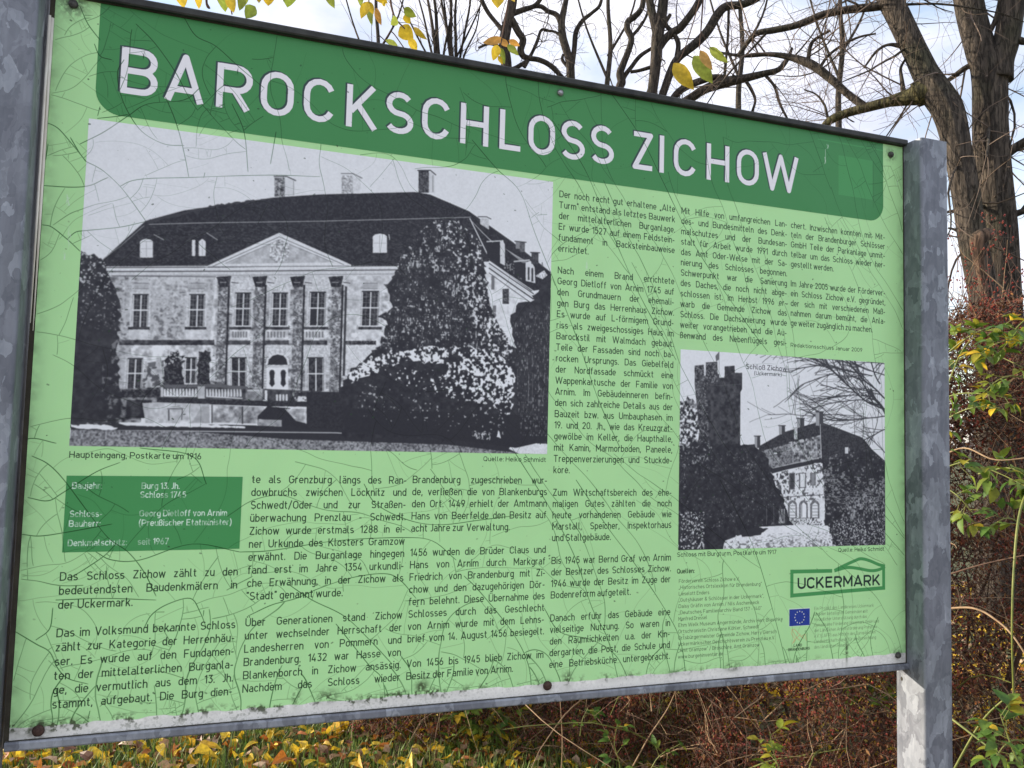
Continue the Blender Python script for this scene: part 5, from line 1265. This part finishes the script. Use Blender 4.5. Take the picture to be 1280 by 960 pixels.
def make_tree(name, label, trunks, limbs, dist, mats, group, dens=1.2, kl=1.0, curl=.22, grav=-.01, depth=3, ka=.9, fine=None):
    base = A(trunks[0][-1][0], 560, dist); base.z = 0
    t_ = thing(name, label, 'tree', base, group)
    mb = MB()
    for ti, tk in enumerate(trunks):
        S, R2 = limb3(tk, dist, 8)
        if ti == 0 or True:
            e = S[-1]; r_e = R2[-1]
            if e.z > 0.2 and len(tk[-1]) < 5:
                n_ = 8; tgt = Vector((base.x+(e.x-base.x)*.4, base.y+(e.y-base.y)*.4, -.1))
                for j in range(1, n_+1): S.append(e.lerp(tgt, j/n_)); R2.append(r_e*(1+.35*(j/n_)**2))
        trunk_tube(mb, [p-base for p in S], R2, 40 if R2[0] > .08 else 14, ti+len(name))
    o = mb.build('trunk', mats[0], t_, True)
    for lm, dn in limbs:
        mb = MB(); S, R2 = limb3(lm, dist, 4); P = [p-base for p in S]
        if R2[0] > .045: trunk_tube(mb, P, R2, 18, 3)
        else: mb.tube(P, R2, 7, 0, False)
        sprout(P, R2, mb, depth-1, dn, kl, ka, curl, grav, 0, 1)
        mb.build('limb', [mats[0], mats[1]], t_, True)
    mb = MB()
    for tk in trunks:
        S, R2 = limb3(tk, dist, 4); S = [p-base for p in S if p.z > 1.9]
        if len(S) > 2: sprout(S, R2[:len(S)], mb, depth-1, dens, kl, ka, curl, grav, 0, 1)
    if mb.v: mb.build('twigs', [mats[0], mats[1]], t_, True)['kind'] = 'stuff'
    return t_
PALE = bark_mat('pale_broken_wood', (.07, .04, .028), (.17, .10, .065), (.28, .18, .12), 20)
MOSS = bark_mat('mossy_bark', (.05, .045, .02), (.15, .13, .05), (.27, .22, .11), 26)

# right hand pair of big trunks
make_tree('bare_tree', 'big bare tree with furrowed trunk forking high up at the right edge behind the hedge',
    [[(1213,-120,26),(1211,-50,28),(1211,0,26),(1224,55,27),(1236,90,32),(1237,150,32),(1241,225,35),(1247,300,39),(1249,370,43),(1252,430,46)]],
    [([(1246,100,30),(1249,75,27),(1258,50,24),(1266,5,22),(1275,-45,20),(1280,-120,17)], .6), ([(1232,78,9),(1210,83,6),(1190,97,5),(1176,106,4)], 3), ([(1252,196,12),(1270,184,9),(1300,168,8),(1340,160,6)], 2),
     ([(1240,204,8),(1218,197,5),(1200,182,4),(1188,162,3),(1180,140,2.5)], 3), ([(1262,270,8),(1285,262,6),(1320,250,5)], 2), ([(1225,55,6),(1240,35,5),(1248,10,4),(1252,-20,3)], 3), ([(1262,45,8),(1285,52,7),(1320,40,6)], 2), ([(1222,310,5),(1208,300,3),(1195,288,3),(1185,285,2)], 4)],
    9.0, [BARK, TWG], 'bare trees behind the board', dens=3.2, kl=1.35, curl=.17, grav=-.035, depth=3, ka=1.0)
lt = make_tree('bare_tree', 'bare tree leaning left above the right post, with a mossy broken limb',
    [[(1066,-150,24),(1090,-60,26),(1111,-5,23),(1124,22,23),(1143,62,23),(1157,92,25),(1172,118,30),(1185,140,30),(1197,187,26),(1207,240,27),(1216,300,28),(1228,360,30),(1240,430,32)]],
    [([(1080,133,9),(1060,118,8),(1042,102,9),(1022,86,10),(1008,78,10),(985,71,7),(960,68,5),(930,70,4),(900,66,3)], 4.5), ([(1112,3,12),(1095,8,9),(1060,12,8),(1030,18,8),(1010,26,8),(990,33,7),(965,38,7),(945,42,6),(933,55,5),(922,70,4)], 4),
     ([(1130,120,6),(1127,98,4),(1126,85,3),(1133,72,2.5)], 5), ([(1010,76,5),(1014,55,4),(1025,45,3),(1038,38,3)], 6), ([(1023,88,4),(1035,70,3),(1055,55,3),(1075,46,2.5),(1095,42,2)], 5), ([(1128,58,6),(1110,56,3),(1095,65,3),(1080,85,2)], 5),
     ([(1036,153,3.5),(1033,140,3),(1030,130,2.5),(1020,118,2),(1005,112,1.5)], 9)],
    8.6, [BARK, TWG], 'bare trees behind the board', dens=3.4, kl=1.25, curl=.19, grav=-.03, depth=3, ka=1.0)
base = lt.location
mb = MB(); S, R2 = limb3([(1172,116,24),(1158,116,24),(1146,118,27),(1138,121,18),(1112,127,11),(1085,134,10),(1060,141,9),(1042,148,9),(1032,156,8),(1020,172,6)], 8.6, 5); trunk_tube(mb, [p-base for p in S], R2, 20, 9)
sprout([p-base for p in S], [q*.4 for q in R2], mb, 2, 5, 1.0, 1.0, .2, -.03, 0, 1)
o = mb.build('limb', [MOSS, TWG], lt, True); o['label'] = 'mossy broken limb with a knob at its foot'
mb = MB(); S, R2 = limb3([(1240,292,10,-.2),(1230,294,15,-.35),(1223,300,17,-.4),(1222,312,13,-.4),(1227,345,9,-.35),(1233,380,8,-.35),(1240,430,9,-.3)], 8.6, 5); trunk_tube(mb, [p-base for p in S], R2, 16, 10)
o = mb.build('snag', PALE, lt, True); o['label'] = 'pale broken wood stub'

MG = 'bare trees behind the board'
CU = dict(curl=.42, grav=.0, depth=4, ka=.95)
make_tree('bare_tree', 'gnarled dark bare tree with twisting boughs above the letters of the second title word',
    [[(836,-70,9),(832,-30,10),(829,0,11),(826,25,12),(822,45,14),(820,75,13),(816,110,12),(811,130,14),(804,190,16)]],
    [([(822,50,10),(818,28,10),(813,8,9),(808,-30,8),(800,-70,6)], 2), ([(822,62,9),(832,48,9),(842,40,9),(850,35,9),(862,20,8),(872,5,8),(884,-22,7),(890,-60,5)], 3), ([(815,150,9),(828,118,9),(838,90,9),(848,72,9),(870,54,10),(885,38,10),(897,18,10),(908,8,9),(930,5,8),(955,-8,7),(980,-40,5)], 3),
     ([(835,175,13),(850,135,11),(866,121,10),(882,111,10),(905,103,12),(930,98,9),(955,92,7),(973,87,6),(984,74,5),(990,60,3)], 4.5), ([(830,160,9),(838,130,8),(848,115,8),(865,105,8),(890,97,7),(905,96,5)], 3), ([(846,72,6),(848,55,6),(842,42,5),(832,30,5),(838,18,4)], 3),
     ([(820,82,5),(800,88,4),(788,90,4)], 4), ([(930,98,4),(938,110,4),(944,125,3),(940,140,3)], 6), ([(905,104,4),(908,70,3),(910,45,3),(911,10,3)], 4), ([(955,92,4),(968,108,3),(975,130,3),(985,150,2.5)], 6)],
    10.5, [BARK2, TWD], MG, dens=3.2, kl=.8, **CU)
make_tree('bare_tree', 'slim crooked bare tree just left of the gnarled one, with an S shaped stem',
    [[(806,-30,5),(804,0,6),(801,12,6),(793,21,7),(785,27,7),(784,36,7),(789,48,7),(786,62,7),(779,80,8),(775,92,9),(777,103,10),(774,116,10),(772,190,12)]],
    [([(778,105,7),(780,96,6),(789,84,5),(800,70,5),(815,60,4)], 3), ([(789,46,4),(798,36,4),(806,24,3),(812,10,3)], 4)],
    11.5, [BARK2, TWD], MG, dens=3.4, kl=.75, **CU)
make_tree('bare_tree', 'dark bare tree with crooked side limbs above the middle letters of the title',
    [[(648,-70,8),(645,-30,9),(641,0,10),(638,15,11),(632,40,12),(630,60,12),(633,85,13),(636,170,15)]],
    [([(640,25,8),(648,40,8),(654,50,8),(651,62,8),(654,70,7),(662,73,6),(674,75,6),(688,82,6),(704,98,5)], 3), ([(632,42,6),(620,28,5),(608,12,5),(598,-12,5),(590,-50,4)], 3.5), ([(638,18,7),(655,12,6),(670,6,5),(682,-12,5)], 3.5), ([(655,84,5),(665,66,4),(672,50,4),(677,37,3),(687,39,3)], 3), ([(630,60,4),(612,55,3),(598,60,3)], 4), ([(634,90,6),(650,82,5),(664,72,4)], 3)],
    11.5, [BARK2, TWD], MG, dens=3.2, kl=.8, **CU)
make_tree('bare_tree', 'small forked bare tree with curling twigs right of the crooked one',
    [[(712,-40,4),(709,-8,5),(705,12,7),(702,28,8),(703,45,9),(707,60,9),(711,74,9),(713,90,10),(714,170,11)]],
    [([(715,84,6),(718,60,6),(720,40,6),(728,26,5),(740,16,4),(750,6,4),(754,-14,3)], 4), ([(702,32,7),(696,19,6),(685,14,5),(676,8,5),(664,9,4)], 4), ([(711,85,4),(703,75,4),(704,68,3)], 3), ([(704,48,4),(694,40,3),(680,38,3)], 4)],
    12.5, [BARK2, TWD], MG, dens=3.4, kl=.8, **CU)
# upright shrub, many thin stems from one foot
base = A(556, 560, 12.0); base.z = 0
sh_ = thing('bare_shrub', 'bare shrub of many thin upright stems behind the top left part of the board', 'shrub', base)
mb = MB()
for (x0, y0), (x1, y1), w in (((548,90),(528,-30),4.5), ((546,90),(518,-20),3), ((550,90),(538,-30),5), ((566,90),(548,-40),4), ((568,90),(560,-30),4.5), ((570,90),(574,-30),4), ((566,90),(552,-20),3), ((572,90),(590,-40),3), ((548,90),(500,0),2.5), ((552,90),(565,-20),3), ((562,90),(612,-30),2.5), ((576,90),(600,10),2.5)):
    S, R2 = limb3([(x1,y1,w*.5),(x0*.35+x1*.65+tr_.uniform(-4,4),y0*.35+y1*.65,w*.7),(x0*.7+x1*.3+tr_.uniform(-3,3),y0*.7+y1*.3,w*.9),(x0,y0,w)], 12, 4)
    S.append(base.copy()); R2.append(R2[-1]*1.3); P = [p-base for p in S]; mb.tube(P, R2, 6, 0, False); k_ = len(P)-2
    sprout(P[:k_][::-1], R2[:k_][::-1], mb, 2, 3.0, .8, .45, .14, .02, 0, 1)
mb.build('stems', [BARK2, TWD], sh_, True)
# thin far trees that fill the spaces
for k, (x, dist, w) in enumerate(((470,22,5),(760,20,6),(925,21,6),(1050,19,6),(1330,18,8))):
    make_tree('bare_tree', ('thin pale bare tree far behind, left of the thin stemmed shrub', 'thin far bare tree between the forked and the S shaped one', 'far bare tree behind the gnarled boughs', 'far bare tree under the broken mossy limb', 'far bare tree beyond the right edge')[k],
        [[(x+6,-60,w*.5),(x,0,w*.7),(x+3,60,w*.85),(x-2,120,w),(x,200,w*1.2)]], [([(x,100,w*.6),(x-25,40,w*.4),(x-40,-10,w*.3)], 1.2), ([(x,70,w*.6),(x+28,20,w*.4),(x+40,-30,w*.3)], 1.2)],
        dist, [BARK2, TWG], 'far bare trees', dens=1.1, kl=2.0, curl=.2, grav=.0, depth=3, ka=.7)

# ------------------------------------------------------------------ overhanging branch with the last yellow leaves
HD = 2.5
base = A(300, -260, HD+.1)
hb = thing('overhanging_branch', 'nearby branch hanging over the board from above with the last yellow and green leaves', 'branch', base)
mb = MB()
def tw(pix, w0, w1, dist=HD):
    P = spline([A(x, y, dist)-base for x, y in pix], 5); n = len(P); mb.tube(P, [(w0+(w1-w0)*i/n)/2/F_PX*dist*1.03 for i in range(n)], 6, 0, False)
tw([(-250,-420),(60,-330),(300,-270),(560,-235),(760,-215),(950,-200),(1000,-190)], 22, 5)
tw([(180,-300),(215,-150),(232,-40),(240,-6)], 6, 1.5); tw([(215,-150),(262,-60),(258,0),(262,10),(258,3)], 4, 1.6); tw([(262,-60),(280,-20),(288,8),(290,18)], 3, 1.5); tw([(300,-270),(315,-120),(335,-30),(338,0)], 4, 1.4); tw([(335,-60),(355,-20),(360,-4)], 2.5, 1.2)
tw([(430,-250),(425,-120),(412,-30),(410,0)], 4, 1.4); tw([(425,-120),(450,-50),(460,-8),(461,8)], 3, 1.3); tw([(520,-240),(500,-100),(488,-20),(492,18),(506,36)], 5, 1.4); tw([(505,60),(490,40),(484,46),(478,55)], 1.4, 1.2)
tw([(620,-228),(628,-120),(622,-30),(621,-6)], 4, 1.3); tw([(628,-120),(640,-40),(634,10),(628,44),(626,56)], 3, 1.1); tw([(870,-205),(885,-110),(880,-20),(876,40),(874,62)], 3.5, .9); tw([(880,-20),(866,30),(852,70),(842,80)], 1.6, .7); tw([(876,40),(886,56),(890,62)], 1, .7)
mb.build('twigs', TW_B, hb, True)
def hleaf(b_, t_, wr, mat, tilt=0.0, dist=HD, seed=0):
    p0, p1 = A(b_[0], b_[1], dist), A(t_[0], t_[1], dist+tilt); L_ = (p1-p0).length
    v, f_ = leaf_mesh('x', L_, L_*wr, .22, .18, 7, seed, .06); me = bpy.data.meshes.new('leaf'); me.from_pydata(v, [], f_); me.materials.append(mat); me.polygons.foreach_set('use_smooth', [True]*len(f_))
    yv = (p1-p0).normalized(); zc = (Vector(CAMP.tolist())-p0).normalized(); g = random.Random(seed); zc = (zc+Vector((g.gauss(0,.3), g.gauss(0,.3), g.gauss(0,.3)))).normalized(); xv = yv.cross(zc).normalized(); zv = xv.cross(yv)
    lf = bpy.data.objects.new('leaf', me); COL.objects.link(lf); lf.parent = hb; lf.matrix_local = Matrix.Translation(p0-base) @ Matrix((xv, yv, zv)).transposed().to_4x4()
H_Y = leaf_mat('hanging_yellow_leaf', [(.60, .42, .03), (.66, .48, .04)], .42, .5); H_G = leaf_mat('hanging_green_leaf', [(.24, .32, .05), (.34, .40, .06)], .42, .5); H_P = leaf_mat('hanging_peach_leaf', [(.62, .40, .16), (.66, .34, .08)], .42, .5)
for i, (b_, t_, wr, m_) in enumerate((((222,-18),(230,8),.6,H_Y),((244,-14),(251,10),.5,H_Y),((274,-10),(284,14),.7,H_G),((286,-8),(291,14),.55,H_Y),((306,-12),(300,12),.5,H_G),((319,8),(306,22),.85,H_G),((322,-14),(324,2),.6,H_Y),((336,-16),(335,6),.85,H_Y),((360,-14),(361,9),.95,H_G),((408,-12),(417,9),.45,H_G),
    ((460,2),(451,22),.5,H_Y),((461,2),(466,18),.6,H_Y),((462,8),(463,30),.35,H_G),((470,10),(475,31),.4,H_P),((468,-10),(484,5),.6,H_Y),((450,-8),(451,6),.5,H_G),((505,10),(519,22),.7,H_G),((506,18),(512,30),.8,H_Y),((496,22),(490,31),.9,H_G),((500,33),(516,50),.85,H_Y),((511,48),(522,64),.6,H_Y),((517,34),(532,50),.35,H_Y),((482,50),(500,60),.7,H_G),((478,2),(482,8),.9,H_Y),
    ((622,-14),(622,8),.75,H_Y),((638,-16),(641,2),.7,H_Y),((630,49),(602,53),.35,H_P),((626,50),(636,58),.55,H_P),((622,56),(617,75),.6,H_Y),((627,60),(630,80),.35,H_G),((634,56),(648,68),.42,H_G),((623,70),(628,80),.5,H_Y),((636,50),(650,58),.5,H_P),
    ((842,79),(866,111),.42,H_Y),((867,70),(890,103),.45,H_G),((875,63),(890,88),.36,H_P),((887,59),(908,79),.34,H_G))):
    hleaf(b_, t_, wr, m_, .01*(i % 3-1), HD+.03*((i*7) % 5-2), i)

# ------------------------------------------------------------------ far wood along the horizon
vs, fs = [], []
fr_ = random.Random(9)
for i in range(42000):
    a = R_(fr_.uniform(-75, 100)); dist = fr_.uniform(85, 130); h = (6+2.5*math.sin(a*9)+1.6*math.sin(a*23)+.8*math.sin(a*71))*fr_.random()**1.5; x, y = dist*math.sin(a), dist*math.cos(a); s = fr_.uniform(.15, .6); b = len(vs)
    u = Vector((fr_.gauss(0,1), fr_.gauss(0,1), fr_.gauss(0,1))).normalized(); w = u.orthogonal().normalized(); p = Vector((x, y, h+.2))
    vs += [tuple(p-u*s), tuple(p+w*s*.6), tuple(p+u*s), tuple(p-w*s*.6)]; fs.append((b, b+1, b+2, b+3))
tag(mesh_obj('far_wood', vs, fs, TWD), 'low far line of brown leafless wood on the horizon', 'wood', kind='stuff')
